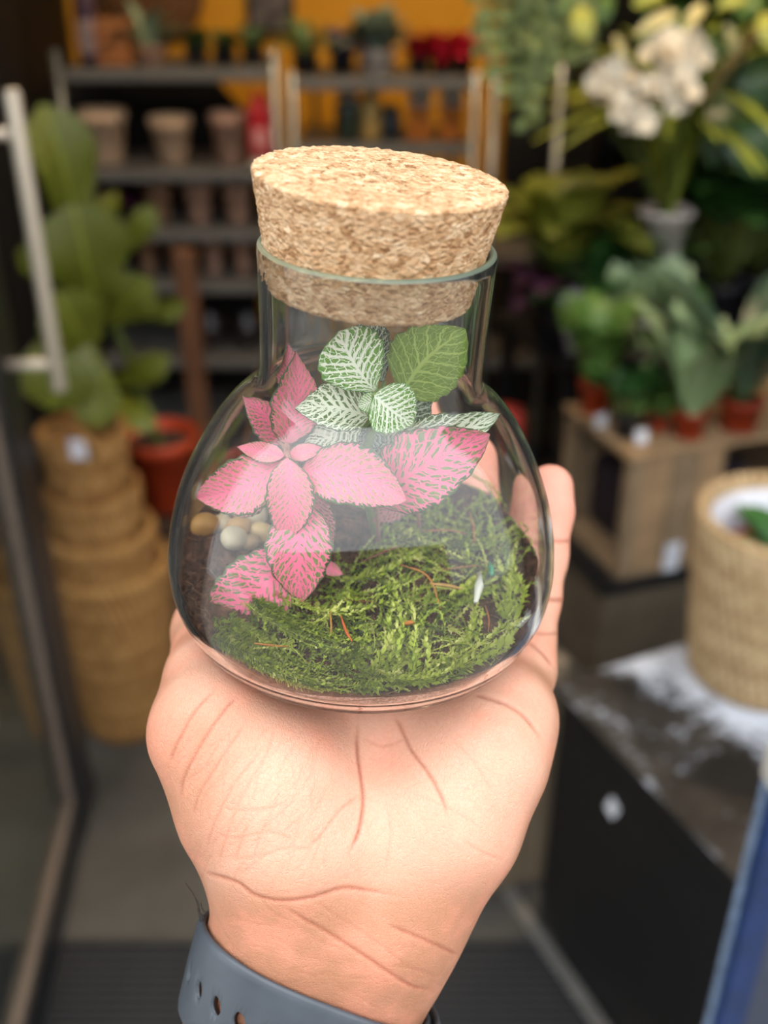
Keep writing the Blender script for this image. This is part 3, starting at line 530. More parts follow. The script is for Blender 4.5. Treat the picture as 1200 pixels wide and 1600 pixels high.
for (bx_, by_, tx_, ty_, me_, m_, Y_, wm) in ((905, 10, 915, 62, lb, LIME, 2.2, 1.0), (960, 55, 978, 95, lb3, PALEY, 2.2, 1.2), (1060, 20, 995, 48, lb3, PALEY, 2.15, 1.0), (1100, 5, 1068, 50, lb3, PALEY, 2.15, 1.3), (1150, 85, 1138, 40, lb3, PALEY, 2.15, 1.2), (1170, 0, 1120, 12, lb, LIME, 2.15, .6), (1040, -5, 990, 8, lb, LIME, 2.2, .7),
        (1080, 40, 1000, 72, lb4, MIDG, 2.25, .9), (1130, 60, 1080, 110, lb2, DEEP, 2.3, 1), (1180, 90, 1190, 170, lb2, DEEP, 2.3, 1), (900, -10, 870, 20, lb4, MIDG, 2.25, .8), (950, -10, 940, 40, lb4, MIDG, 2.3, .8), (1190, 20, 1210, 80, lb, LIME, 2.2, .8), (1120, 130, 1050, 160, lb4, MIDG, 2.35, .8), (1160, 190, 1190, 280, lb2, DEEP, 2.35, 1), (1140, 170, 1110, 260, lb2, DEEP, 2.4, 1), (880, 30, 890, 90, lb4, MIDG, 2.3, .8), (1020, 70, 1010, 20, lb4, MIDG, 2.3, .8), (1195, -5, 1150, 30, lb4, MIDG, 2.2, .8)):
    B = PY(bx_, by_, Y_) - tl; T = PY(tx_, ty_, Y_ - .04) - tl; put_leaf(tree, me_, m_, B, T - B, CAM - tl - B + Vector((0, 0, 1)), (T - B).length, wmul=wm)
# warm ceiling lamps inside the shop
LAMPM = NT('lamp_glow'); e_ = LAMPM.n('ShaderNodeEmission'); e_.inputs[0].default_value = (1, .72, .42, 1); e_.inputs[1].default_value = 95.0; LAMPM.l(e_.outputs[0], LAMPM.out.inputs[0]); LAMPM = LAMPM.m
for i, (x, y, lab) in enumerate(((-.5, 2.1, 'ceiling lamp above the pot rack'), (.15, 2.75, 'ceiling lamp above the yellow-wall rack'), (.95, 1.9, 'ceiling lamp above the massed plants'))):
    o = empty('ceiling_lamp', (x, y, 2.2)); tag(o, lab, 'lamp', 'warm ceiling lamps'); lathe('shade', [(.03, .16), (.05, .15), (.14, .0), (.136, .0), (.045, .145)], BLACKM, o, 28); lathe('bulb', [(0, .02), (.05, .03), (.075, .06), (.05, .10), (0, .12)], LAMPM, o, 20); tube('cord', [(0, 0, .15), (0, 0, .5)], .004, BLACKM, o, 6)
# ------------------------------------------------------------------ jar frame (used by the hand, the jar and its contents)
JB = Vector((-0.0063, 0.2193, 1.3507)); JAX = Vector((0.053, -0.018, 1)).normalized()
JE1 = Vector((0, 1, 0)).cross(JAX).normalized(); JE2 = JAX.cross(JE1)
JM = Matrix((JE1, JE2, JAX)).transposed().to_4x4(); JM.translation = JB; JMI = JM.inverted()
PROF = crom([(36, 0), (40, .25), (42.5, 1.5), (43.8, 3.2), (45.2, 5.8), (46.5, 10), (47.05, 15), (46.95, 19.5), (45.8, 27.3), (43.2, 36.4), (39, 45.5),
             (34.8, 52.6), (31, 57.2), (27.6, 60.2), (25.7, 61.9), (25.0, 64), (24.85, 68), (24.9, 75), (25.1, 83), (25.4, 92.2)], 5) * 1e-3
PR_R, PR_H = PROF[:, 0], PROF[:, 1]
def jar_r(h): return np.interp(h, PR_H, PR_R)
def axis_depth(py):                    # camera depth of the jar axis where it crosses picture row py
    best = min(np.linspace(-.005, .11, 231), key=lambda h: abs((800 - F * (JB + JAX * h - CAM).dot(UP) / (JB + JAX * h - CAM).dot(FWD)) - py))
    return (JB + JAX * best - CAM).dot(FWD)

# ------------------------------------------------------------------ hand: one continuous skin grown from a distance field
def cpt(px, py, Z): return np.array([(px - 600) / F * Z, -(py - 800) / F * Z, Z])
def smin(a, b, k):
    h = np.clip(.5 + .5 * (b - a) / k, 0, 1); return b * (1 - h) + a * h - k * h * (1 - h)
def capsule(P, A, B, ra, rb):
    d = B - A; L = float(d @ d) + 1e-12
    t = np.clip(((P - A) @ d) / L, 0, 1)
    return np.linalg.norm(P - A - t[:, None] * d, axis=1) - (ra + (rb - ra) * t)
def ellip(P, C, R3):
    q = (P - C) / R3; k0 = np.linalg.norm(q, axis=1); k1 = np.linalg.norm(q / R3, axis=1)
    return k0 * (k0 - 1) / np.maximum(k1, 1e-9)
mm = 1e-3
# (px, py, depth, radius mm) chains
PALM = [
    # forearm and wrist
    [(370, 1760, .262, 20.0), (418, 1600, .258, 19.6), (438, 1500, .2535, 19.0), (466, 1425, .2490, 18.4), (492, 1375, .2480, 16.6)],
    [(450, 1760, .265, 19.6), (528, 1600, .261, 19.4), (570, 1500, .2565, 18.2), (592, 1425, .2540, 17.2)],
    # metacarpals
    [(480, 1400, .2500, 17.0), (440, 1290, .2520, 16.0), (450, 1130, .262, 12.5), (455, 1040, .288, 11.0)],
    [(545, 1425, .2510, 16.5), (560, 1280, .2525, 15.0), (575, 1130, .261, 12.5), (580, 1030, .292, 11.0)],
    [(595, 1425, .2530, 16.2), (648, 1280, .2530, 15.0), (690, 1140, .260, 12.5), (705, 1040, .288, 10.8)],
    [(600, 1430, .2530, 15.6), (706, 1270, .2530, 14.0), (784, 1130, .260, 11.4), (808, 1050, .278, 9.6)],
    # heel of the hand, little finger side
    [(626, 1400, .2480, 13.3), (704, 1290, .2460, 14.2), (762, 1190, .2490, 13.0), (780, 1120, .258, 11.5)],
    # thenar
    [(478, 1365, .2460, 15.0), (452, 1325, .2440, 16.6), (396, 1240, .2440, 18.4), (338, 1145, .2450, 14.6)],
    [(458, 1315, .2420, 14.5), (430, 1220, .2440, 15.5)],
]
THUMB = [(334, 1140, .2460, 13.6), (330, 1065, .2580, 11.2), (330, 985, .2850, 10.2), (352, 900, .3080, 8.4)]
INDEX = [(455, 1040, .288, 10.5), (470, 900, .312, 9.6), (485, 800, .325, 8.8), (505, 735, .330, 7.4)]
MIDDLE = [(580, 1030, .292, 10.5), (600, 880, .316, 9.8), (640, 740, .328, 8.8), (668, 640, .328, 7.6)]
RING = [(705, 1040, .288, 10.0), (738, 900, .310, 9.2), (755, 790, .318, 8.4), (765, 700, .318, 7.3)]
PINKY = [(812, 1040, .280, 8.8), (820, 1000, .285, 8.3), (831, 935, .291, 8.0), (843, 870, .2955, 7.9), (856, 800, .299, 7.3), (860, 761, .300, 6.7)]
def chain(P, ch, k):
    d = None
    for (a, b) in zip(ch, ch[1:]):
        s = a[3] * mm; e = b[3] * mm
        c = capsule(P, cpt(*a[:3]), cpt(*b[:3]), s, e)
        d = c if d is None else smin(d, c, k)
    return d
JI = np.array(JMI)
def jar_sd(Pw):
    L = Pw @ JI[:3, :3].T + JI[:3, 3]
    rho = np.hypot(L[:, 0], L[:, 1]); h = L[:, 2]
    return np.maximum(np.maximum((rho - jar_r(h)) * .93, -h), h - .0925)
def hand_sd(P):
    d = None
    for ch in PALM:
        c = chain(P, ch, .004); d = c if d is None else smin(d, c, .011)
    fg = None
    for ch in (INDEX, MIDDLE, RING, PINKY):
        c = chain(P, ch, .0025); fg = c if fg is None else smin(fg, c, .0012)
    d = smin(d, fg, .006)
    d = smin(d, chain(P, THUMB, .004), .008)
    # cut at the sleeve end, and pressed flat where the jar rests
    d = np.maximum(d, (cpt(460, 1740, .26)[1] - P[:, 1]))
    j = -jar_sd(cam2world(P)) + .0002
    k = .0016; h = np.clip(.5 - .5 * (j - d) / k, 0, 1)
    return j * (1 - h) + d * h + k * h * (1 - h)
def surface_nets(vol, org, h):
    ins = vol < 0; nx, ny, nz = vol.shape
    cnt = np.zeros((nx - 1, ny - 1, nz - 1), np.int8)
    for a in (0, 1):
        for b in (0, 1):
            for c in (0, 1): cnt += ins[a:nx - 1 + a, b:ny - 1 + b, c:nz - 1 + c]
    act = (cnt > 0) & (cnt < 8); idx = -np.ones(act.shape, np.int64); I, J, K = np.nonzero(act); idx[I, J, K] = np.arange(len(I))
    acc = np.zeros((len(I), 3)); num = np.zeros(len(I))
    for ax in range(3):
        for u in (0, 1):
            for v in (0, 1):
                o = [0, 0, 0]; o[(ax + 1) % 3] = u; o[(ax + 2) % 3] = v; o2 = list(o); o2[ax] = 1
                va = vol[I + o[0], J + o[1], K + o[2]]; vb = vol[I + o2[0], J + o2[1], K + o2[2]]
                m = (va < 0) != (vb < 0); t = np.where(m, va / np.where(m, va - vb, 1), 0)
                p = np.tile(np.array(o, float), (len(I), 1)); p[:, ax] += t
                acc[m] += p[m]; num[m] += 1
    V = org + h * (np.stack([I, J, K], 1) + acc / num[:, None])
    Q = []
    for ax in range(3):
        b, c = (ax + 1) % 3, (ax + 2) % 3
        sl = [slice(1, -1)] * 3; sl[ax] = slice(0, -1); sl2 = list(sl); sl2[ax] = slice(1, None)
        A = ins[tuple(sl)]; Bm = ins[tuple(sl2)]
        for flip, m in ((False, A & ~Bm), (True, ~A & Bm)):
            g = np.stack(np.nonzero(m), 1)
            g[:, b] += 1; g[:, c] += 1
            def cell(db, dc): q = g.copy(); q[:, b] -= db; q[:, c] -= dc; return idx[q[:, 0], q[:, 1], q[:, 2]]
            q = np.stack([cell(1, 1), cell(0, 1), cell(0, 0), cell(1, 0)], 1)
            Q.append(q[:, ::-1] if flip else q)
    return V, np.vstack(Q)
def build_hand_mesh(h=.0009):
    lo = np.array([-.073, -.155, .205]); hi = np.array([.072, .043, .350]); s = 4
    n = (np.ceil((hi - lo) / (h * s)).astype(int))
    def grid(nn, st): return np.stack(np.meshgrid(*[lo[i] + st * np.arange(nn[i]) for i in range(3)], indexing='ij'), -1)
    cv = hand_sd(grid(n, h * s).reshape(-1, 3) + h * (s - 1) / 2).reshape(n)
    vol = np.repeat(np.repeat(np.repeat(cv, s, 0), s, 1), s, 2)
    band = np.abs(vol) < h * s * 1.6
    I = np.stack(np.nonzero(band), 1); vol[band] = hand_sd(lo + h * I)
    V, Q = surface_nets(vol, lo, h)
    return V, Q
HV, HQ = build_hand_mesh()
# relax
def neigh_smooth(V, Q, it, lam=.5):
    E = np.vstack([Q[:, [0, 1]], Q[:, [1, 2]], Q[:, [2, 3]], Q[:, [3, 0]]])
    deg = np.bincount(E[:, 0], minlength=len(V)) + np.bincount(E[:, 1], minlength=len(V))
    for _ in range(it):
        A = np.zeros_like(V)
        for c in range(3): A[:, c] = np.bincount(E[:, 0], V[E[:, 1], c], len(V)) + np.bincount(E[:, 1], V[E[:, 0], c], len(V))
        V = V + lam * (A / deg[:, None] - V)
    return V
HV = neigh_smooth(HV, HQ, 6)

def subdivide(V, Q):
    n = len(V); E = np.sort(np.vstack([Q[:, [0, 1]], Q[:, [1, 2]], Q[:, [2, 3]], Q[:, [3, 0]]]), 1)
    key, inv = np.unique(E[:, 0] * n + E[:, 1], return_inverse=True); inv = inv.reshape(4, -1)
    Em = .5 * (V[key // n] + V[key % n]); Fm = V[Q].mean(1)
    e = n + inv; f = n + len(key) + np.arange(len(Q))
    Q2 = np.vstack([np.stack([Q[:, i], e[i], f, e[i - 1]], 1) for i in range(4)])
    return np.vstack([V, Em, Fm]), Q2
def fast_mesh(name, V, Q):
    me = bpy.data.meshes.new(name); k = Q.shape[1]
    me.vertices.add(len(V)); me.vertices.foreach_set('co', np.ascontiguousarray(V, np.float32).ravel())
    me.loops.add(Q.size); me.loops.foreach_set('vertex_index', np.ascontiguousarray(Q, np.int32).ravel())
    me.polygons.add(len(Q)); me.polygons.foreach_set('loop_start', np.arange(0, Q.size, k, dtype=np.int32))
    me.update(calc_edges=True); me.validate(); return me
def vnormals(V, Q):
    N = np.cross(V[Q[:, 2]] - V[Q[:, 0]], V[Q[:, 3]] - V[Q[:, 1]]); A = np.zeros_like(V)
    for i in range(4):
        for c in range(3): A[:, c] += np.bincount(Q[:, i], N[:, c], len(V))
    return A / np.maximum(np.linalg.norm(A, axis=1, keepdims=True), 1e-12)
HV, HQ = subdivide(HV, HQ); HV = neigh_smooth(HV, HQ, 2)
HN = vnormals(HV, HQ)
if (HN * (HV - HV.mean(0))).sum() < 0: HQ = HQ[:, ::-1]; HN = -HN
hpx = 600 + F * HV[:, 0] / HV[:, 2]; hpy = 800 - F * HV[:, 1] / HV[:, 2]
facing = np.clip(-(HN * HV).sum(1) / np.linalg.norm(HV, axis=1), 0, 1)
CREASES = [  # (depth, width px, polyline over the palm)
    (1.0, 3.2, [(559, 1120), (559, 1170), (566, 1223), (568, 1257), (560, 1303), (543, 1337)]),
    (.85, 3.0, [(616, 1118), (625, 1135), (642, 1172), (668, 1206), (690, 1246), (700, 1280)]),
    (.45, 3.0, [(566, 1240), (534, 1263), (503, 1303), (475, 1331)]),
    (.8, 3.2, [(740, 1086), (753, 1088), (792, 1101), (821, 1121), (849, 1158)]),
    (.9, 3.0, [(820, 1000), (830, 1006), (848, 1021), (866, 1044)]),
    (.9, 3.0, [(840, 843), (862, 845), (882, 846), (900, 845)]), (1.0, 3.6, [(828, 935), (850, 936), (870, 938), (890, 938)]),
    (.7, 3.0, [(820, 985), (846, 989), (862, 990), (880, 990)]),
    (.7, 2.8, [(342, 1073), (305, 1110), (277, 1161), (262, 1200)]), (.75, 2.8, [(372, 1090), (356, 1104), (322, 1150), (288, 1212), (280, 1250)]),
    (.55, 2.6, [(390, 1121), (350, 1178), (311, 1240), (300, 1280)]), (.45, 2.6, [(413, 1167), (367, 1223), (333, 1291), (322, 1330)]),
    (.4, 2.4, [(430, 1130), (418, 1175), (380, 1240), (352, 1310)]), (.35, 2.4, [(333, 1257), (370, 1266), (418, 1263), (460, 1250)]),
    (.4, 2.4, [(362, 1280), (350, 1320), (342, 1348)]), (.4, 2.4, [(390, 1280), (375, 1320), (367, 1352)]), (.35, 2.4, [(418, 1274), (402, 1320), (396, 1342)]),
    (.35, 2.4, [(330, 1300), (370, 1310), (420, 1300), (470, 1316)]), (.35, 2.4, [(350, 1340), (400, 1340), (450, 1325), (500, 1330)]),
    (.9, 3.4, [(322, 1364), (332, 1367), (372, 1380), (398, 1399), (440, 1408), (490, 1402), (535, 1388), (580, 1392), (634, 1401)]),
    (.8, 3.4, [(436, 1412), (472, 1435), (512, 1457), (562, 1489), (602, 1516), (647, 1543), (679, 1545)]),
    (.75, 3.2, [(602, 1444), (647, 1462), (692, 1482), (720, 1494)]),
    (.3, 2.4, [(400, 1390), (420, 1420), (450, 1440)]), (.3, 2.4, [(600, 1510), (640, 1512), (690, 1530)]), (.3, 2.4, [(480, 1400), (540, 1440), (600, 1480), (660, 1530)]),
    (.3, 2.6, [(560, 1150), (600, 1165), (640, 1150)]), (.25, 2.4, [(700, 1150), (740, 1190), (770, 1240)]), (.25, 2.4, [(640, 1240), (700, 1262), (760, 1300)]),
    (.3, 2.4, [(720, 1310), (750, 1330), (790, 1345)]), (.25, 2.4, [(600, 1250), (610, 1300), (600, 1370)]),
]
rc = random.Random(3)
for i in range(95):                       # fine skin lines on the ball of the thumb and the wrist
    x = rc.uniform(290, 520); y = rc.uniform(1130, 1350); L = rc.uniform(35, 80); a = rc.gauss(2.05, .25)
    CREASES.append((rc.uniform(.12, .32), 2.2, [(x + math.cos(a) * L * t + rc.gauss(0, 3), y + math.sin(a) * L * t) for t in (0, .5, 1)]))
for i in range(40):
    x = rc.uniform(330, 640); y = rc.uniform(1385, 1540); L = rc.uniform(30, 90); a = rc.gauss(.35, .25)
    CREASES.append((rc.uniform(.08, .2), 2.2, [(x + L * t, y + math.sin(a) * L * t + rc.gauss(0, 3)) for t in (0, .5, 1)]))
crease = np.zeros(len(HV)); front = np.nonzero((facing > .08) & (hpy > 700))[0]
fx, fy = hpx[front], hpy[front]; cr = np.zeros(len(front))
for (dp, w, pl) in CREASES:
    pl = crom(pl, 4)
    m = np.nonzero((fx > pl[:, 0].min() - 14) & (fx < pl[:, 0].max() + 14) & (fy > pl[:, 1].min() - 14) & (fy < pl[:, 1].max() + 14))[0]
    if not len(m): continue
    best = np.full(len(m), 1e9); tt = np.zeros(len(m)); ns = len(pl) - 1
    for i in range(ns):
        a, b = pl[i], pl[i + 1]; d = b - a
        t = np.clip(((fx[m] - a[0]) * d[0] + (fy[m] - a[1]) * d[1]) / (d @ d + 1e-9), 0, 1)
        q = np.hypot(fx[m] - a[0] - t * d[0], fy[m] - a[1] - t * d[1])
        c = q < best; best[c] = q[c]; tt[c] = (i + t[c]) / ns
    fade = np.clip(np.minimum(tt, 1 - tt) * 6, .15, 1)
    cr[m] = np.maximum(cr[m], dp * fade * np.exp(-(best / w) ** 2))
crease[front] = cr
HV = HV - HN * (crease * .00042)[:, None]
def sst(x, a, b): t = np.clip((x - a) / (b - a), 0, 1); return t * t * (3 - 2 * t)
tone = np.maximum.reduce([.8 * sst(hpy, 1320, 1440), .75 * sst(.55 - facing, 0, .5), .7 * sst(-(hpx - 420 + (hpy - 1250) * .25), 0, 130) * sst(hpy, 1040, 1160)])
tip = sst(-hpy, -960, -760)
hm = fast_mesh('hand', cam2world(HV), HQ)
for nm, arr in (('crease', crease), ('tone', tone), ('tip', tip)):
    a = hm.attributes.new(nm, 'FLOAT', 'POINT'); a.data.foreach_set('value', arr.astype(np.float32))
t = NT('skin'); o = t.obj()
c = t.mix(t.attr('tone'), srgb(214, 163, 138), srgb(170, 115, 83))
c = t.mix(t.math('MULTIPLY', t.attr('tip'), .6), c, srgb(232, 150, 132))
blot = t.noise(70, 3, o); c = t.mix(t.smooth(blot, .42, .66, 0, .5), c, srgb(226, 150, 124))
mot = t.noise(900, 3, o); c = t.mix(t.smooth(mot, .3, .8, 0, .14), c, srgb(180, 118, 88))
c = t.mix(t.math("MULTIPLY", t.math("POWER", t.attr("crease"), 1.2), .72), c, srgb(150, 78, 54))
fl = t.voro(1400, 'DISTANCE_TO_EDGE', t.mapping(o, (1, .55, .8), (0, 0, .6)))
hgt = t.math('ADD', t.math('MULTIPLY', t.smooth(fl, 0, .12), .5), t.math('MULTIPLY', t.noise(600, 4, o), .7))
SKIN = t.bsdf(c, t.smooth(t.noise(200, 3, o), .3, .7, .42, .58), t.bump(hgt, .36, .0007), spec=.4, Subsurface_Weight=.12, Subsurface_Radius=(.004, .0016, .0009), Subsurface_Scale=1.0)
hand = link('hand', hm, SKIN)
tag(hand, 'open left hand, palm up, holding the glass terrarium with fingers raised behind it', 'hand')
# a few arm hairs at the edge of the wrist
hair_m = plain('arm_hair', (26, 20, 18), .5)
for k, pl in enumerate([[(320, 1432), (312, 1425), (304, 1400), (290, 1380)], [(318, 1440), (313, 1428), (311, 1414), (306, 1404)], [(318, 1446), (314, 1440), (311, 1430), (309, 1418)], [(321, 1425), (316, 1420), (314, 1410)]]):
    tube('arm_hair', [at(x, y, .2475) for (x, y) in crom(pl, 4)], .00009, hair_m, hand, 4)

# ------------------------------------------------------------------ watch strap round the wrist
A0 = cpt(515, 1500, .2555); A1 = cpt(450, 1640, .2525); adir = (A1 - A0) / np.linalg.norm(A1 - A0)
xdir = np.cross(adir, [0, 0, -1.]); xdir /= np.linalg.norm(xdir)       # to picture right/left
if xdir[0] < 0: xdir = -xdir
zdir = np.cross(xdir, adir); zdir = zdir if zdir[2] < 0 else -zdir      # towards the camera
def wrist_r(t, th):                   # radius of the wrist round the strap axis
    d = np.cos(th)[:, None] * xdir + np.sin(th)[:, None] * zdir; c = A0 + t[:, None] * adir
    lo = np.full(len(t), .008); hi = np.full(len(t), .045)
    for _ in range(22):
        m = .5 * (lo + hi); s = hand_sd(c + d * m[:, None]) < 0; lo = np.where(s, m, lo); hi = np.where(s, hi, m)
    return lo, c, d
NTH = 144
def strap_mesh(name, t_top, t_bot, th0, th1, lift, thick, closed, end_round=False):
    th = np.linspace(th0, th1, NTH + (0 if closed else 1), endpoint=not closed)
    prof = [(0.0, .35, 0), (.02, 0, .5), (.0, .0, 0)]
    # cross-section: (fraction across, height fraction)
    sec = [(.0, .30), (.012, .62), (.04, .88), (.10, 1.0), (.3, 1.0), (.5, 1.0), (.7, 1.0), (.90, 1.0), (.96, .88), (.988, .62), (1.0, .30), (.985, .05), (.95, 0), (.5, 0), (.05, 0), (.015, .05)]
    base, c0, d0 = wrist_r(np.full(len(th), .5 * (t_top + t_bot)), th); bt, _, _ = wrist_r(np.full(len(th), t_top), th); bb, _, _ = wrist_r(np.full(len(th), t_bot), th)
    V = []; ns = len(sec)
    for i, a in enumerate(th):
        e = 1.0
        if end_round:
            u = min(1, (i / len(th)) / .16); e = math.sqrt(max(.02, 1 - (1 - u) ** 2))
        for (u, hgt) in sec:
            uu = .5 + (u - .5) * e
            t = t_top + (t_bot - t_top) * uu
            r = (bt[i] * (1 - uu) + bb[i] * uu) + lift + thick * hgt + .0006 * math.sin(math.pi * uu)
            V.append(A0 + t * adir + d0[i] * r)
    Q = []
    n = len(th)
    for i in range(n if closed else n - 1):
        j = (i + 1) % n
        for k in range(ns): Q.append((i * ns + k, j * ns + k, j * ns + (k + 1) % ns, i * ns + (k + 1) % ns))
    V = cam2world(np.array(V)); Fq = [tuple(q) for q in Q]
    if not closed: Fq += [tuple(range(ns)), tuple((n - 1) * ns + k for k in range(ns))[::-1]]
    me = bpy.data.meshes.new(name); me.from_pydata([tuple(v) for v in V], [], Fq); 
    bm = bmesh.new(); bm.from_mesh(me); bmesh.ops.recalc_face_normals(bm, faces=bm.faces[:]); bm.to_mesh(me); bm.free(); me.update(); return me
STRAP = NT('strap_rubber'); _o = STRAP.obj(); _n = STRAP.noise(500, 4, _o)
STRAP = STRAP.bsdf(STRAP.ramp(STRAP.noise(60, 3, _o), [(.3, srgb(62, 67, 74)), (.7, srgb(74, 80, 87))]), .42, STRAP.bump(_n, .08, .0005), spec=.45)
T0, T1 = .0025, .0270
strap = link('watch_strap', strap_mesh('watch_strap', T0, T1, 0, 2 * math.pi, .0004, .0021, True), STRAP)
holes = [(.5, 2.66), (.5, 2.43), (.5, 2.20), (.5, 1.97), (.5, 1.74), (.5, 1.51), (.5, 2.90)]
bm = bmesh.new()
for (u, th) in holes:
    r, c, d = wrist_r(np.array([T0 + (T1 - T0) * u]), np.array([th]))
    pos = c[0] + d[0] * r[0]; w = cam2world(np.array([pos, pos + d[0], pos + adir]))
    dz = Vector(w[1] - w[0]).normalized(); dx = Vector(w[2] - w[0]).normalized()
    Mx = look_matrix(Vector(w[0]), dx, dz, (1.18, .88, 1))
    bmesh.ops.create_cone(bm, cap_ends=True, segments=24, radius1=.00185, radius2=.00185, depth=.012, matrix=Mx)
cme = bpy.data.meshes.new('cut'); bm.to_mesh(cme); bm.free(); cut = link('cut', cme)
md = strap.modifiers.new('b', 'BOOLEAN'); md.object = cut; md.operation = 'DIFFERENCE'; md.solver = 'EXACT'
dg = bpy.context.evaluated_depsgraph_get(); nm_ = bpy.data.meshes.new_from_object(strap.evaluated_get(dg)); strap.modifiers.clear(); strap.data = nm_
bpy.data.objects.remove(cut)
if not len(nm_.materials): nm_.materials.append(STRAP)
md = strap.modifiers.new('wn', 'WEIGHTED_NORMAL'); md.keep_sharp = True
tag(strap, 'slate blue rubber watch strap with oval holes round the wrist', 'watch strap')
tail = link('strap_end', strap_mesh('strap_end', T0 - .0012, T1 - .001, .62, -1.2, .0026, .0018, False, True), STRAP, strap)
# ------------------------------------------------------------------ glass jar (thick walls, real refraction)
t = NT('clear_glass'); g = t.n('ShaderNodeBsdfGlass'); g.inputs['IOR'].default_value = 1.45; g.inputs['Roughness'].default_value = 0.0
g.inputs['Color'].default_value = (.992, .998, .993, 1)
df = t.n('ShaderNodeBsdfDiffuse'); df.inputs['Color'].default_value = (.85, .86, .84, 1); tl_ = t.n('ShaderNodeBsdfTranslucent'); tl_.inputs['Color'].default_value = (.85, .86, .84, 1)
md_ = t.n('ShaderNodeMixShader'); md_.inputs[0].default_value = .5; t.l(df.outputs[0], md_.inputs[1]); t.l(tl_.outputs[0], md_.inputs[2])
mx_ = t.n('ShaderNodeMixShader'); o = t.obj()                      # thin film of dust and dried droplets on the glass
film = t.math('ADD', t.math('MULTIPLY', t.smooth(t.noise(45, 4, t.mapping(o, (1, 1, .35))), .4, .75), .024), t.math('MULTIPLY', t.smooth(t.noise(1500, 2, o), .66, .74), .10))
t.l(t.math('ADD', film, .006), mx_.inputs[0]); t.l(g.outputs[0], mx_.inputs[1]); t.l(md_.outputs[0], mx_.inputs[2]); t.l(mx_.outputs[0], t.out.inputs[0]); GLASS = t.m
WALL = .0019
d = np.gradient(PROF, axis=0); nn = np.stack([d[:, 1], -d[:, 0]], 1); nn /= np.linalg.norm(nn, axis=1, keepdims=True)
inner = PROF - nn * WALL
k0 = int(np.argmax(PROF[:, 1] > .0042)); inner = inner[k0:]; inner = inner[inner[:, 1] < .0915]
INR, INH = inner[:, 0], inner[:, 1]
def in_r(h): return np.interp(h, INH, INR)
rim = [(.0254 - .00015, .0928), (.0254 - .0006, .0933), (.0254 - .00095, .0934), (.0254 - .0014, .0932), (.0254 - .00178, .0927)]
FLOOR_H = .0026
ib = [(r, z) for r, z in crom([(inner[0, 0], inner[0, 1]), (inner[0, 0] - .0018, .0032), (inner[0, 0] - .005, FLOOR_H), (.030, FLOOR_H), (.015, FLOOR_H)], 4)]
prof = [(0, 0), (.02, 0)] + [tuple(p) for p in PROF] + rim + [tuple(p) for p in inner[::-1]] + ib[1:] + [(0, FLOOR_H)]
jar = lathe('glass_jar', prof, GLASS, n=160); jar.matrix_world = JM
t = NT('lightened_rim'); g = t.n('ShaderNodeBsdfGlass'); g.inputs['IOR'].default_value = 1.45; g.inputs['Roughness'].default_value = .35; g.inputs['Color'].default_value = (.86, .97, .88, 1)
df = t.n('ShaderNodeBsdfDiffuse'); df.inputs['Color'].default_value = (.60, .74, .54, 1); mx_ = t.n('ShaderNodeMixShader'); mx_.inputs[0].default_value = .16; t.l(g.outputs[0], mx_.inputs[1]); t.l(df.outputs[0], mx_.inputs[2]); t.l(mx_.outputs[0], t.out.inputs[0])  # pale green diffuse mixed in stands for light scattered along the glass edge
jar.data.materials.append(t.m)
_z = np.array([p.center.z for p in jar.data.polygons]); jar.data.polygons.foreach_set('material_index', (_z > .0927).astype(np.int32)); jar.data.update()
tag(jar, 'clear round-bellied glass terrarium jar with short wide neck, held on the palm', 'jar')

# ------------------------------------------------------------------ cork stopper
t = NT('cork'); o = t.obj()
st = t.mapping(o, (1, 1, 1.5))
big = t.voro(480, 'F1', st, out='Color'); sm = t.voro(1200, 'F1', st, out='Color')
b1 = t.n('ShaderNodeRGBToBW'); t.l(big, b1.inputs[0]); b2 = t.n('ShaderNodeRGBToBW'); t.l(sm, b2.inputs[0])
v = t.math('ADD', t.math('MULTIPLY', b1.outputs[0], .55), t.math('MULTIPLY', b2.outputs[0], .45))
c = t.ramp(v, [(.18, srgb(146, 104, 70)), (.32, srgb(182, 140, 100)), (.5, srgb(202, 162, 122)), (.72, srgb(218, 184, 146)), (.9, srgb(234, 208, 174))])
spk = t.noise(420, 5, st, .7); c = t.mix(t.smooth(spk, .63, .70, 0, .75), c, srgb(110, 66, 40))
h_ = t.math('ADD', t.voro(500, 'DISTANCE_TO_EDGE', st), t.math('MULTIPLY', t.noise(700, 5, o), .5))
CORK = t.bsdf(c, .9, t.bump(h_, .75, .0012), spec=.15)
CKH = .0240; CKR1, CKR0 = .0262, .0218
def cork_mesh():
    pr = [(0, 0)] + [(CKR0 * u, 0) for u in (.3, .6, .85)] + [(CKR0 - .0006, 0), (CKR0, .0005)]
    pr += [(CKR0 + (CKR1 - CKR0) * u, .0005 + (CKH - .001) * u) for u in np.linspace(.02, .99, 26)]
    pr += [(CKR1, CKH - .0004), (CKR1 - .0005, CKH)] + [(CKR1 * u, CKH) for u in np.linspace(.95, .05, 20)] + [(0, CKH)]
    V, Fc = lathe_vf(pr, 180); V = np.array(V); R = np.random.default_rng(5)
    n = R.normal(0, 1, len(V)); rr = np.hypot(V[:, 0], V[:, 1])
    V[:, :2] *= (1 + (n * .00012 / np.maximum(rr, .004)))[:, None]; V[:, 2] += R.normal(0, .00009, len(V)); return V, Fc
V, Fc = cork_mesh()
cork = pyd('cork_stopper', V, Fc, CORK)
CKB = JB + JAX * .0835 + JE1 * -.0012
cax = (JAX + JE1 * .050 + JE2 * -.015).normalized()
cork.matrix_world = look_matrix(CKB, JE1, cax)
cork.matrix_world = Matrix.Translation(CKB) @ Vector((0, 0, 1)).rotation_difference(cax).to_matrix().to_4x4()
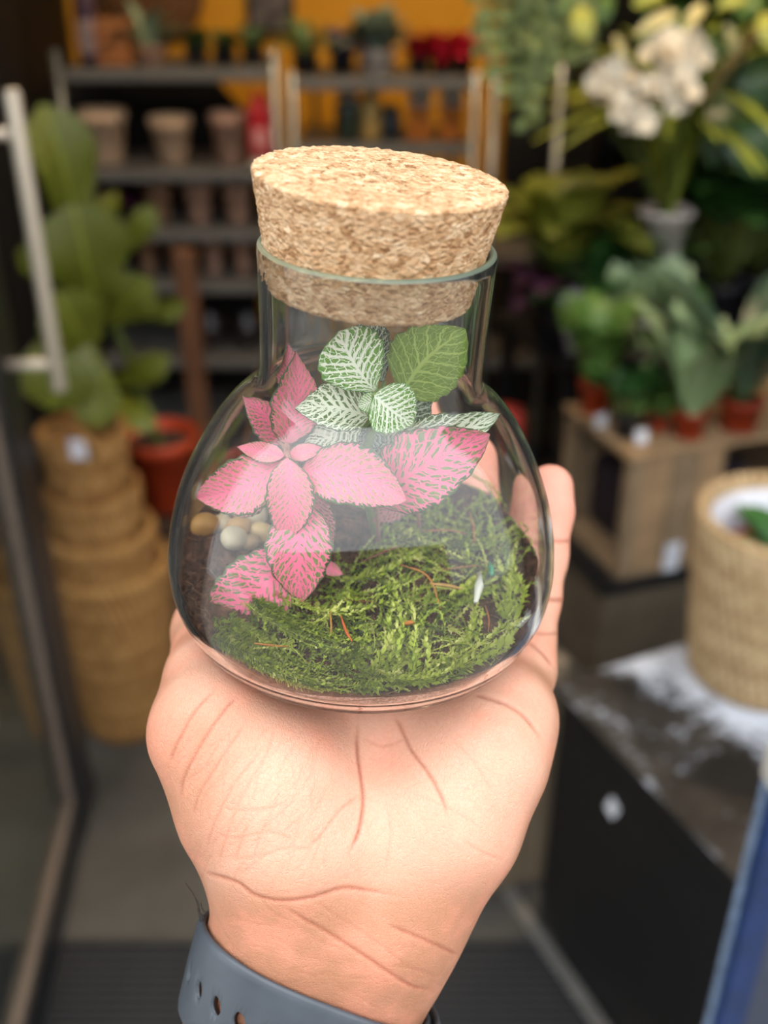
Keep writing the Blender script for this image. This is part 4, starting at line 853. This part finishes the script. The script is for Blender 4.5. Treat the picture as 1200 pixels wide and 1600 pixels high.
tag(cork, 'thick tapered cork stopper pushed slightly askew into the jar neck', 'cork')

# ------------------------------------------------------------------ sand, soil
t = NT('pink_sand'); o = t.obj(); g_ = t.voro(2600, 'F1', o, out='Color'); bw = t.n('ShaderNodeRGBToBW'); t.l(g_, bw.inputs[0])
SAND = t.bsdf(t.ramp(bw.outputs[0], [(.15, srgb(170, 120, 104)), (.5, srgb(206, 158, 140)), (.85, srgb(226, 186, 168))]), .85, t.bump(t.voro(2600, 'F1', o), .4, .0004), spec=.2)
def soil_h(x, y):                     # top of the soil in the jar frame
    r = np.hypot(x, y)
    return .0118 + .0046 * np.clip(y / .04, -1, 1) + .0030 * (r / .045) ** 2 * (y > 0) + .0022 * np.clip(-x / .04, 0, 1) ** 1.2 + .0012 * np.sin(x * 160) * np.cos(y * 140)
def sand_h(x, y): return .0080 + .0012 * np.sin(x * 90 + 1) + .0010 * np.clip(y / .04, -1, 1)
def jar_solid(name, top, bot, mat, gap=.00025, nr=40, na=200, rough=0.0, seed=1):
    R = np.random.default_rng(seed); V = []; rings = []
    def wall(h): return in_r(h) - gap - np.maximum(0, INH[0] - h) * 2.2
    ang = 2 * math.pi * np.arange(na) / na; ca, sa = np.cos(ang), np.sin(ang)
    def top_ring(u):
        r = np.full(na, .04)
        for _ in range(6): r = wall(top(ca * r * u, sa * r * u) if u > .5 else top(ca * r, sa * r))
        x, y = ca * r * u, sa * r * u; z = top(x, y)
        if rough: z = z + R.normal(0, rough, na) * (1 if u < .99 else .3)
        return np.stack([x, y, z], 1)
    def bot_ring(u):
        r = np.full(na, .04)
        for _ in range(6): r = wall(np.maximum(bot(ca * r, sa * r), FLOOR_H + .0003))
        x, y = ca * r * u, sa * r * u; return np.stack([x, y, np.maximum(bot(x, y), FLOOR_H + .0003)], 1)
    blocks = [top_ring(u) for u in np.linspace(.02, 1, nr)]
    T, Bt = blocks[-1], bot_ring(1.0)
    for w in np.linspace(.12, .88, 7):
        z = T[:, 2] * (1 - w) + Bt[:, 2] * w; r = wall(z) - (np.abs(R.normal(0, rough * .35, na)) if rough else 0); blocks.append(np.stack([ca * r, sa * r, z], 1))
    blocks += [Bt, bot_ring(.5), bot_ring(.02)]
    V = np.vstack(blocks); Q = []
    for i in range(len(blocks) - 1):
        a = i * na + np.arange(na); b = i * na + (np.arange(na) + 1) % na; Q.append(np.stack([a, b, b + na, a + na], 1)[:, ::-1])
    o = link(name, fast_mesh(name, V, np.vstack(Q)), mat); o.matrix_world = JM; return o
sand = jar_solid('pink_sand', lambda x, y: sand_h(x, y) , lambda x, y: np.full_like(x, FLOOR_H + .0003), SAND)
tag(sand, 'thin layer of fine pink sand at the bottom of the jar', 'sand', kind='stuff')
t = NT('soil'); o = t.obj()
n1 = t.noise(260, 6, o, .7); fib = t.noise(500, 3, t.mapping(o, (.25, 1, 1), (.4, .3, .9)), .6)
c = t.ramp(n1, [(.3, srgb(46, 30, 22)), (.5, srgb(92, 62, 46)), (.68, srgb(134, 94, 70))])
c = t.mix(t.smooth(fib, .62, .70, 0, .8), c, srgb(158, 112, 80))
SOIL = t.bsdf(c, .95, t.bump(t.math('ADD', n1, fib), 1.0, .0018), spec=.1)
soil = jar_solid('potting_soil', soil_h, lambda x, y: sand_h(x, y) + .0002, SOIL, rough=.00045, nr=70, na=300, seed=3)
tag(soil, 'dark brown fibrous potting soil above the pink sand', 'soil', kind='stuff')
def soil_at(px, py, lift=0.0):        # point on the soil seen at a pixel
    d = ray(px, py); dl = JMI.to_3x3() @ d; ol = JMI @ CAM; s = .22
    for _ in range(30):
        p = ol + dl * s; hh = float(soil_h(np.array(p.x), np.array(p.y))) + lift
        s += (hh - p.z) / dl.z * .8
    p = ol + dl * s
    r = math.hypot(p.x, p.y); lim = float(in_r(p.z)) - .0012
    if r > lim: p.x *= lim / r; p.y *= lim / r
    return p
def inside(P, gap=.0007):             # keep points (jar frame, n x 3) inside the inner wall
    P = np.array(P, float); r = np.hypot(P[:, 0], P[:, 1]); lim = in_r(P[:, 2]) - gap
    s = np.where(r > lim, lim / np.maximum(r, 1e-9), 1); P[:, 0] *= s; P[:, 1] *= s; return P

# fibres in the soil: loose coir threads lying on it
coir = plain('coir_fibre', (150, 104, 72), .8)
V = []; Fc = []
rf = random.Random(11)
for i in range(420):
    a = rf.uniform(0, 6.283); r = .0445 * math.sqrt(rf.random()); x, y = r * math.cos(a), r * math.sin(a); L = rf.uniform(.0015, .006); b = rf.uniform(0, 6.283); pts = []
    for k in range(5):
        xx, yy = x + math.cos(b) * L * k / 4, y + math.sin(b) * L * k / 4; b += rf.gauss(0, .35)
        pts.append((xx, yy, float(soil_h(np.array(xx), np.array(yy))) + .0004 + rf.random() * .0007))
    pts = [Vector(p) for p in inside(pts)]
    v, f = tube_vf(pts, .00007, 3, False); Fc += [tuple(q + len(V) for q in ff) for ff in f]; V += v
for i in range(320):                  # fibres pressed against the glass
    a = rf.uniform(0, 6.283); h = rf.uniform(.006, .0165); b = rf.uniform(0, 6.283); L = rf.uniform(.002, .006); pts = []
    for k in range(5):
        aa = a + math.cos(b) * L * k / 4 / .045; hh = min(max(h + math.sin(b) * L * k / 4, .0062), .019); b += rf.gauss(0, .3)
        if hh > float(soil_h(np.array(.044 * math.cos(aa)), np.array(.044 * math.sin(aa)))): hh = float(soil_h(np.array(.044 * math.cos(aa)), np.array(.044 * math.sin(aa))))
        r = float(in_r(hh)) - .00016; pts.append(Vector((r * math.cos(aa), r * math.sin(aa), hh)))
    v, f = tube_vf(pts, .00007, 3, False); Fc += [tuple(q + len(V) for q in ff) for ff in f]; V += v
fib_o = pyd('coir_fibre', V, Fc, coir); fib_o.matrix_world = JM
tag(fib_o, 'fine tan fibres scattered through the potting soil', 'fibre', kind='stuff')

# ------------------------------------------------------------------ pebbles
def pebble_me(seed):
    R = np.random.default_rng(seed); bm = bmesh.new(); bmesh.ops.create_icosphere(bm, subdivisions=3, radius=1)
    D = R.normal(0, 1, (7, 3)); D /= np.linalg.norm(D, axis=1, keepdims=True); A = R.uniform(-.22, .16, 7)
    for v in bm.verts:
        n = np.array(v.co); v.co *= 1 + sum(a * max(0, n @ dd) ** 3 for a, dd in zip(A, D))
    me = bpy.data.meshes.new('pebble'); bm.to_mesh(me); bm.free(); return me
PEB = [(334, 783, 17, (206, 178, 130), 'pale tan pebble under the tip of the left pink leaf'), (318, 824, 22, (190, 138, 66), 'ochre pebble nearest the glass in the small gravel patch'),
       (346, 818, 15, (200, 176, 134), 'small beige pebble right beside the ochre one'), (372, 826, 20, (196, 150, 88), 'honey coloured pebble at the middle of the gravel patch'),
       (396, 808, 26, (214, 200, 168), 'largest cream pebble below the small dusky pink leaf'), (377, 800, 17, (184, 140, 84), 'brown pebble tucked behind the largest cream pebble'),
       (366, 846, 20, (204, 190, 160), 'flat off-white pebble at the front of the gravel patch'), (408, 836, 18, (208, 178, 120), 'sandy pebble behind the hanging pink leaf'),
       (352, 796, 14, (212, 196, 158), 'tiny cream pebble at the back of the gravel patch'), (388, 848, 14, (176, 146, 104), 'small dull brown pebble partly sunk in the soil')]
for i, (px, py, r, rgb, lab) in enumerate(PEB):
    p = soil_at(px, py + 4); q = JM @ p; Z = (q - CAM).dot(FWD); rr = r * Z / F * 1.1
    m = plain('pebble_stone', rgb, .55, .14, 300)
    ob = link('pebble', pebble_me(20 + i), m); ra = random.Random(i)
    pl = inside([(p.x, p.y, p.z + rr * .42)], rr + .0006)[0]
    ob.matrix_world = JM @ Matrix.Translation(Vector(pl)) @ Matrix.Rotation(ra.uniform(0, 6), 4, 'Z') @ Matrix.Diagonal((rr * 1.08, rr * .95, rr * .8, 1))
    tag(ob, lab, 'pebble', 'pebbles on the soil in the jar')

# ------------------------------------------------------------------ fittonia leaves
def fittonia_mat(name, blade, blade2, vein, edge, tw, tn, edge_at, N=11.0, mid=.05, trans=.15):
    # tw: width of the side veins, tn: width of the fine net between them
    t = NT(name); uv = t.n('ShaderNodeUVMap'); uv.uv_map = 'leaf'; sx = t.n('ShaderNodeSeparateXYZ'); t.l(uv.outputs[0], sx.inputs[0])
    u = sx.outputs[0]; v = t.math('MULTIPLY_ADD', sx.outputs[1], 2.0, -1.0); av = t.math('ABSOLUTE', v); rnd = t.math('MULTIPLY', t.rand(), 37.0)
    cw = t.n('ShaderNodeCombineXYZ'); t.l(t.math('ADD', t.math('MULTIPLY', u, 9.0), rnd), cw.inputs[0]); t.l(t.math('MULTIPLY', v, 3.2), cw.inputs[1])
    wob = t.noise(1.0, 3, cw.outputs[0], .6)
    side = t.math('GREATER_THAN', v, 0.0)
    a = t.math('ADD', t.math('SUBTRACT', u, t.math('MULTIPLY', t.math('POWER', av, .8), .30)), t.math('MULTIPLY_ADD', wob, .10, -.05))
    ph = t.math('FRACT', t.math('ADD', t.math('MULTIPLY', a, N), t.math('MULTIPLY_ADD', side, .5, 20.0)))
    tri = t.math('ABSOLUTE', t.math('MULTIPLY_ADD', ph, 2.0, -1.0))                     # 1 on a vein, 0 between
    wv = t.math('MULTIPLY', tw, t.math('MULTIPLY_ADD', av, -.72, 1.0))
    lat = t.smooth(tri, t.math('SUBTRACT', 1.0, t.math('MULTIPLY', wv, 1.25)), t.math('SUBTRACT', 1.0, t.math('MULTIPLY', wv, .8)))
    cx = t.n('ShaderNodeCombineXYZ'); t.l(t.math('ADD', t.math('MULTIPLY', a, N * 2.1), rnd), cx.inputs[0]); t.l(t.math('ADD', t.math('MULTIPLY', av, 4.6), t.math('MULTIPLY', side, 11.3)), cx.inputs[1])
    dv = t.voro(1.0, 'DISTANCE_TO_EDGE', cx.outputs[0], '2D', rnd=.95)
    net = t.math('SUBTRACT', 1.0, t.smooth(dv, t.math('MULTIPLY', tn, t.math('MULTIPLY_ADD', av, -.35, .75)), t.math('MULTIPLY', tn, t.math('MULTIPLY_ADD', av, -.35, 1.05))))
    mr = t.math('SUBTRACT', 1.0, t.smooth(av, t.math('MULTIPLY_ADD', u, -mid * .8, mid), t.math('MULTIPLY_ADD', u, -mid * .8, mid * 1.7)))
    vm = t.math('MAXIMUM', t.math('MAXIMUM', lat, net), mr)
    ed = t.smooth(t.math('SUBTRACT', t.math('MAXIMUM', av, t.smooth(u, .90, 1.03)), t.math('MULTIPLY', vm, .09)), edge_at, edge_at + .05)
    fine = t.noise(700, 3, t.obj())
    c = t.mix(t.smooth(fine, .35, .7), blade, blade2); c = t.mix(vm, c, vein); c = t.mix(ed, c, edge)
    hgt = t.math('ADD', t.math('MULTIPLY', vm, -.6), t.math('MULTIPLY', fine, .3))
    return t.bsdf(c, .45, t.bump(hgt, .35, .0006), spec=.4, Subsurface_Weight=trans, Subsurface_Radius=(.001, .0008, .0006), Subsurface_Scale=1.0)
PINK = fittonia_mat('pink_leaf', srgb(116, 132, 72), srgb(140, 144, 92), srgb(255, 124, 160), srgb(74, 98, 50), .60, .17, .84)
PINK2 = fittonia_mat('pink_leaf_strong', srgb(160, 142, 94), srgb(226, 140, 134), srgb(255, 128, 160), srgb(74, 98, 50), .66, .15, .83, 13.0)
PINKD = fittonia_mat('pink_leaf_dusky', srgb(120, 102, 78), srgb(138, 112, 90), srgb(230, 146, 158), srgb(66, 82, 52), .6, .18, .86)
GREEN = fittonia_mat('green_leaf', srgb(92, 146, 38), srgb(116, 168, 56), srgb(250, 254, 232), srgb(84, 142, 36), .50, .10, .86, 9.0)
GREEND = fittonia_mat('green_leaf_dark', srgb(50, 82, 48), srgb(64, 96, 58), srgb(212, 226, 204), srgb(48, 78, 46), .42, .08, .86, 9.0)
GREENW = fittonia_mat('green_leaf_white', srgb(92, 120, 60), srgb(108, 132, 74), srgb(242, 246, 220), srgb(72, 94, 48), .60, .13, .84, 9.0)
OLIVE = fittonia_mat('green_leaf_under', srgb(120, 150, 56), srgb(134, 164, 68), srgb(184, 206, 110), srgb(116, 146, 54), .24, .05, .94, 7.0)
STEMG = plain('fittonia_stem', (134, 160, 84), .5); STEMP = plain('fittonia_stem_pink', (176, 124, 104), .5)
def jl(px, py, off):                   # pixel + depth offset (mm) from the jar axis -> jar frame
    return JMI @ at(px, py, axis_depth(py) + off * mm)
def leaf_vf(B, T, width, arch, fold, side, roll, shape, nu=26, nv=14, seed=0, ripple=.02):
    rr = random.Random(seed); B = Vector(B); T = Vector(T); ax = T - B; L = ax.length; tx = ax / L
    view = (JMI @ CAM) - (B + T) / 2; n = (view - tx * view.dot(tx)).normalized(); n = Matrix.Rotation(roll, 3, tx) @ n; s = n.cross(tx)
    V = []; UVs = []; ph = [rr.uniform(0, 6.28) for _ in range(4)]
    p_, q_ = shape
    um = p_ / (p_ + q_); mxw = um ** p_ * (1 - um) ** q_
    for i in range(nu + 1):
        u = i / nu; w = max((max(u, 1e-4) ** p_) * (max(1 - u, 0) ** q_) / mxw, .012) * width / 2
        c = B + ax * u + n * (arch * L * math.sin(math.pi * u)) + s * (side * L * math.sin(math.pi * u)) - n * (abs(arch) * .9 * L * u * u)
        ser = 1 + .035 * math.sin(u * 44 + ph[0]) + .02 * math.sin(u * 23 + ph[1])
        for j in range(nv + 1):
            v = -1 + 2 * j / nv; e = v * w * (1 + (ser - 1) * abs(v) ** 3)
            z = fold * w * abs(v) ** 1.3 + ripple * L * math.sin(u * 9 + ph[2] + v * 1.5) * abs(v) ** 2
            lat = math.sin(((u - .3 * abs(v)) * 11) * 2 * math.pi) * .004 * L * (1 - abs(v)) * min(1, abs(v) * 5)
            V.append(c + s * e + n * (z + lat)); UVs.append((u, (v + 1) / 2))
    Fc = [(i * (nv + 1) + j, (i + 1) * (nv + 1) + j, (i + 1) * (nv + 1) + j + 1, i * (nv + 1) + j + 1) for i in range(nu) for j in range(nv)]
    return V, Fc, UVs
def fittonia_leaf(root, spec, seed):
    (bx, by, bo), (tx, ty, to), wpx, mat, arch, fold, side, roll, shape = spec
    B, T = jl(bx, by, bo), jl(tx, ty, to); Z = axis_depth((by + ty) / 2)
    V, Fc, UVs = leaf_vf(B, T, wpx * 1.14 * Z / F, arch, fold, side, roll, shape, seed=seed)
    V = inside(V)
    me = bpy.data.meshes.new('leaf'); me.from_pydata([tuple(v) for v in V], [], Fc)
    uvl = me.uv_layers.new(name='leaf'); li = np.empty(len(me.loops), np.int32); me.loops.foreach_get('vertex_index', li)
    uvl.data.foreach_set('uv', np.array(UVs)[li].astype(np.float32).ravel()); me.update()
    ob = link('leaf', me, mat, root); md = ob.modifiers.new('thick', 'SOLIDIFY'); md.thickness = .00028; md.offset = 0
    return ob
OV = (.72, 1.05); SPN = (1.1, .55); BR = (.62, .80); NRW = (.9, .9)
PINK_L = [  # base (px,py,off mm), tip, width px, material, arch, fold, side, roll, shape
    ((448, 695, -6), (463, 550, 0), 70, PINK2, .10, .25, -.06, .15, OV),
    ((452, 610, 8), (444, 533, 10), 46, PINK, .05, .2, 0, -.2, OV),
    ((440, 694, -2), (384, 622, 1), 56, PINK, .06, .2, -.08, .2, OV),
    ((446, 713, -11), (372, 700, -9), 28, PINK2, .08, .1, .0, .0, OV),
    ((452, 713, -11), (506, 700, -10), 24, PINK2, .08, .1, .0, .0, OV),
    ((442, 720, -9), (308, 778, -12), 74, PINK2, .10, .15, .10, .1, BR),
    ((424, 758, -2), (344, 798, -1), 40, PINKD, .06, .2, .08, 0, OV),
    ((452, 716, -13), (446, 852, -19), 62, PINK2, .10, .22, .04, 0, OV),
    ((468, 738, -11), (634, 782, -16), 80, PINK2, .10, .2, .10, .0, BR),
    ((466, 770, -6), (528, 750, -5), 38, PINK, .05, .15, 0, 0, OV),
    ((586, 780, -5), (758, 684, -10), 104, PINK, .08, .12, .04, .1, BR),
    ((650, 766, 5), (580, 816, 6), 46, PINKD, .05, .15, 0, .2, OV),
    ((472, 782, -13), (470, 948, -24), 84, PINK, .08, .14, -.02, 0, OV),
    ((452, 868, -14), (322, 978, -22), 100, PINK, .10, .12, .08, 0, BR),
    ((484, 760, -8), (520, 856, -10), 40, PINKD, .06, .2, 0, .3, OV),
    ((500, 880, -12), (536, 898, -13), 20, PINK, .06, .1, 0, 0, OV),
]
GREEN_L = [
    ((588, 612, -9), (530, 518, -7), 92, GREEN, .08, .15, .05, .1, SPN),
    ((600, 596, 2), (572, 500, 3), 62, GREEND, .05, .15, .05, -.2, SPN),
    ((630, 610, -1), (728, 516, -2), 108, OLIVE, .06, .18, .10, .25, BR),
    ((584, 616, -14), (646, 660, -15), 74, GREEN, .10, .22, -.05, -.15, BR),
    ((594, 622, -13), (560, 634, -13), 26, GREEN, .08, .2, 0, .2, BR),
    ((576, 648, -8), (464, 634, -9), 74, GREENW, .10, .10, -.06, .1, OV),
    ((582, 630, 0), (530, 590, 2), 40, GREEND, .05, .15, 0, 0, OV),
    ((628, 668, 2), (670, 588, 4), 52, GREEND, .05, .15, 0, 0, OV),
    ((634, 672, -3), (780, 652, -3), 60, GREENW, .10, .10, -.08, .1, OV),
    ((584, 660, 0), (560, 706, -2), 50, GREEND, .05, .15, 0, 0, OV),
    ((566, 668, -3), (474, 696, -4), 52, GREENW, .06, .1, 0, 0, OV),
    ((606, 660, 3), (640, 720, 2), 56, GREENW, .05, .15, 0, 0, OV),
    ((600, 690, 2), (568, 760, 4), 60, GREEND, .05, .15, 0, 0, OV),
]
def fittonia(name, label, leaves, node, foot, stem_m, seed0):
    root = empty(name); root.matrix_world = JM
    F0 = soil_at(*foot); mids = [jl(*p) for p in node]
    main = tube('stem', [Vector(p) for p in inside(crom([F0 - Vector((0, 0, .002))] + mids, 6))], .0011, stem_m, root, 8)
    joint = mids[-1]
    for i, sp in enumerate(leaves):
        fittonia_leaf(root, sp, seed0 + i)
        B = jl(*sp[0]); near = min(mids + [F0], key=lambda q: (q - B).length)
        if (B - near).length > .014: near = soil_at(sp[0][0] + 6, max(sp[0][1] + 70, 838))
        if (B - near).length > .002:
            tube('petiole', [Vector(p) for p in inside(crom([near, (near + B) / 2 + Vector((0, 0, .001)), B], 4))], .0006, stem_m, root, 6)
    tag(root, label, 'plant', 'nerve plants in the jar'); return root
fittonia('pink_nerve_plant', 'pink-leaved nerve plant with green edges filling the left of the jar', PINK_L, [(500, 850, -6), (470, 780, -6), (450, 712, -7)], (510, 880), STEMP, 100)
fittonia('green_nerve_plant', 'green nerve plant with white veins standing up under the cork', GREEN_L, [(575, 780, 2), (572, 705, -2), (598, 650, -3), (596, 618, -6)], (590, 830), STEMG, 200)

# ------------------------------------------------------------------ moss
t = NT('moss'); tn = t.attr('tone'); c = t.ramp(tn, [(0, srgb(76, 90, 22)), (.35, srgb(126, 146, 38)), (.7, srgb(176, 190, 62)), (1, srgb(216, 214, 124))])
MOSS = t.bsdf(c, .6, spec=.3, Subsurface_Weight=.1, Subsurface_Radius=(.0006, .0006, .0003), Subsurface_Scale=1.0)
class Moss:
    def __init__(s, seed): s.V = []; s.F = []; s.T = []; s.r = random.Random(seed)
    def strand(s, pts, leaf, tone, tip=.25):
        r = s.r; P = [Vector(p) for p in inside(pts)]; n0 = len(s.V)
        v, f = tube_vf(P, .00017, 3, False); s.V += v; s.F += [tuple(q + n0 for q in ff) for ff in f]; s.T += [max(0, tone - .2)] * len(v)
        seg = [(a - b).length for a, b in zip(P, P[1:])]; L = sum(seg); n = int(L / .00034); 
        for k in range(n):
            d = L * (k + r.random()) / n; i = 0
            while i < len(seg) - 1 and d > seg[i]: d -= seg[i]; i += 1
            tdir = (P[i + 1] - P[i]).normalized(); p = P[i] + tdir * d; u = k / n
            o = Vector((r.gauss(0, 1), r.gauss(0, 1), r.gauss(.35, 1))); o = (o - tdir * o.dot(tdir)).normalized()
            dr = (tdir * r.uniform(.5, 1.0) + o).normalized(); ll = leaf * (1.1 - .55 * u) * r.uniform(.7, 1.25); w = ll * .24
            sd = dr.cross(o + tdir * .3).normalized() * w; q = len(s.V)
            s.V += [p, p + dr * ll * .5 + sd, p + dr * ll, p + dr * ll * .5 - sd]; s.F.append((q, q + 1, q + 2, q + 3)); tt = min(1, max(0, tone + tip * u + r.gauss(0, .1))); s.T += [tt] * 4
    def build(s, name):
        V = inside([tuple(v) for v in s.V], .0003); me = bpy.data.meshes.new(name); me.from_pydata([tuple(v) for v in V], [], s.F)
        a = me.attributes.new('tone', 'FLOAT', 'POINT'); a.data.foreach_set('value', np.array(s.T, np.float32)); me.update()
        o = link(name, me, MOSS); o.matrix_world = JM; return o
mo = Moss(4); r = mo.r
def strand_px(pl, lift, leaf, tone):
    pts = []; n = len(pl)
    for i, (x, y) in enumerate(pl):
        u = i / (n - 1); pts.append(soil_at(x, y, lift * (.35 + math.sin(math.pi * min(1, u * .9 + .1)) * .9)))
    mo.strand(crom(pts, 4), leaf, tone)
MAIN = [[(340, 975), (380, 1010), (430, 1040), (500, 1062), (560, 1070)], [(362, 962), (410, 1000), (470, 1035), (540, 1050)], [(330, 990), (370, 1030), (430, 1060)],
        [(390, 928), (440, 965), (500, 992), (560, 1008), (620, 1010)], [(400, 945), (450, 985), (520, 1015), (590, 1030)], [(412, 915), (470, 950), (530, 962), (580, 955)],
        [(345, 1000), (400, 1040), (470, 1072), (530, 1080)], [(500, 930), (560, 935), (610, 920), (650, 895)], [(520, 900), (580, 895), (640, 870), (690, 840)],
        [(560, 1085), (620, 1070), (680, 1050), (730, 1015)], [(640, 1085), (650, 1040), (640, 990), (625, 950)], [(660, 1060), (700, 1030), (730, 990), (745, 950)],
        [(620, 1000), (600, 965), (605, 930), (600, 905)], [(590, 1050), (620, 1010), (640, 975), (645, 940)], [(690, 1050), (720, 1040), (770, 1010), (800, 975)],
        [(790, 960), (800, 920), (795, 880), (800, 845)], [(700, 840), (740, 850), (780, 835), (815, 812)], [(620, 830), (660, 840), (700, 860), (740, 880)],
        [(650, 790), (690, 810), (740, 830)], [(560, 870), (610, 860), (660, 870), (700, 900)], [(680, 940), (730, 930), (775, 900)], [(540, 1010), (560, 1040), (610, 1060), (670, 1062)]]
for pl in MAIN:
    for k in range(5):
        dx, dy = r.gauss(0, 9), r.gauss(0, 8); strand_px([(x + dx + r.gauss(0, 4), y + dy + r.gauss(0, 4)) for x, y in pl], r.uniform(.001, .0045), r.uniform(.0014, .0021), r.uniform(.3, .75))
POLY = [(335, 985), (395, 925), (470, 950), (540, 895), (610, 835), (680, 790), (760, 770), (805, 790), (815, 860), (808, 940), (775, 1010), (690, 1066), (560, 1080), (450, 1058), (375, 1030)]
def inpoly(x, y):
    c = False; n = len(POLY)
    for i in range(n):
        (x1, y1), (x2, y2) = POLY[i], POLY[i - 1]
        if (y1 > y) != (y2 > y) and x < (x2 - x1) * (y - y1) / (y2 - y1) + x1: c = not c
    return c
cnt = 0
while cnt < 300:
    x, y = r.uniform(330, 840), r.uniform(765, 1095)
    if not inpoly(x, y): continue
    if y < 960 and x > 600 and r.random() < .35: continue
    cnt += 1; a = r.gauss(.25, .8) if x < 600 else r.gauss(-.5, .9); L = r.uniform(35, 95); b = r.gauss(0, .5)
    strand_px([(x + L * u * math.cos(a + b * u), y + L * u * math.sin(a + b * u)) for u in (0, .35, .7, 1)], r.uniform(.0005, .0038), r.uniform(.0008, .0014), r.uniform(.1, .75) if r.random() < .85 else .95)
moss = mo.build('moss'); tag(moss, 'feathery green moss spread over the soil at the front of the jar', 'moss', kind='stuff')
# ------------------------------------------------------------------ dry needles and slivers lying on the moss
NEED = [([(533, 962), (541, 985), (550, 1000)], (206, 96, 34), 1.5, 'short bright orange needle standing in the moss'), ([(516, 955), (518, 975), (517, 995)], (176, 124, 44), 1.1, 'ochre needle upright just left of the bright orange one'),
        ([(400, 1003), (430, 1007), (452, 1008)], (190, 120, 40), 1.3, 'orange needle lying low in the moss at the far left'), ([(620, 880), (668, 900), (688, 950)], (200, 128, 56), 1.1, 'long bent orange needle at the middle right of the moss'),
        ([(672, 912), (700, 915), (722, 920)], (196, 152, 88), 2.1, 'flat pale wood sliver lying right of centre'), ([(563, 878), (600, 862), (626, 853)], (140, 86, 70), 1.2, 'reddish brown twig slanting across the upper moss'),
        ([(625, 975), (640, 972), (646, 972)], (196, 118, 36), 2.4, 'stubby orange bark chip in the middle of the moss'), ([(660, 830), (700, 828), (730, 834)], (186, 116, 70), .9, 'thin brown needle lying across the back moss'),
        ([(735, 800), (741, 825), (742, 850)], (190, 110, 50), .9, 'thin orange needle pointing up at the back right'), ([(690, 890), (740, 884), (775, 880)], (178, 120, 74), .8, 'fine tan needle stretched across the right moss'),
        ([(540, 935), (560, 938), (585, 940)], (150, 88, 60), 1.1, 'dark brown needle half buried behind the bright orange one'), ([(757, 945), (762, 965), (760, 985)], (176, 104, 58), .9, 'brown needle near the glass at lower right')]
for i, (pl, rgb, w, lab) in enumerate(NEED):
    pts = [soil_at(x, y, .0042 + .0012 * math.sin(i + k)) for k, (x, y) in enumerate(pl)]
    P = [Vector(p) for p in inside(crom(pts, 5))]; m = plain('dry_needle', rgb, .6, .15, 400)
    V, Fc = tube_vf(P, [w * .00016 * (.5 + math.sin(math.pi * min(.93, max(.12, k / (len(P) - 1))))) for k in range(len(P))], 6)
    ob = pyd('dry_needle', V, Fc, m); ob.matrix_world = JM; tag(ob, lab, 'needle', 'dry needles and chips on the moss')
ob = pyd('husk_flake', *[x for x in tube_vf([soil_at(*q, .006) for q in ((750, 895), (748, 915), (742, 940))], [.0004, .0011, .0005], 8)], plain('husk', (206, 206, 192), .5)); ob.matrix_world = JM
tag(ob, 'pale grey husk flake near the green chip at right', 'husk')
ob = pyd('green_chip', *tube_vf([soil_at(*q, .007) for q in ((765, 878), (768, 888), (768, 898))], [.0003, .0007, .0004], 8), plain('green_chip', (40, 140, 96), .4)); ob.matrix_world = JM
tag(ob, 'tiny bright green chip on the right-hand moss', 'chip')
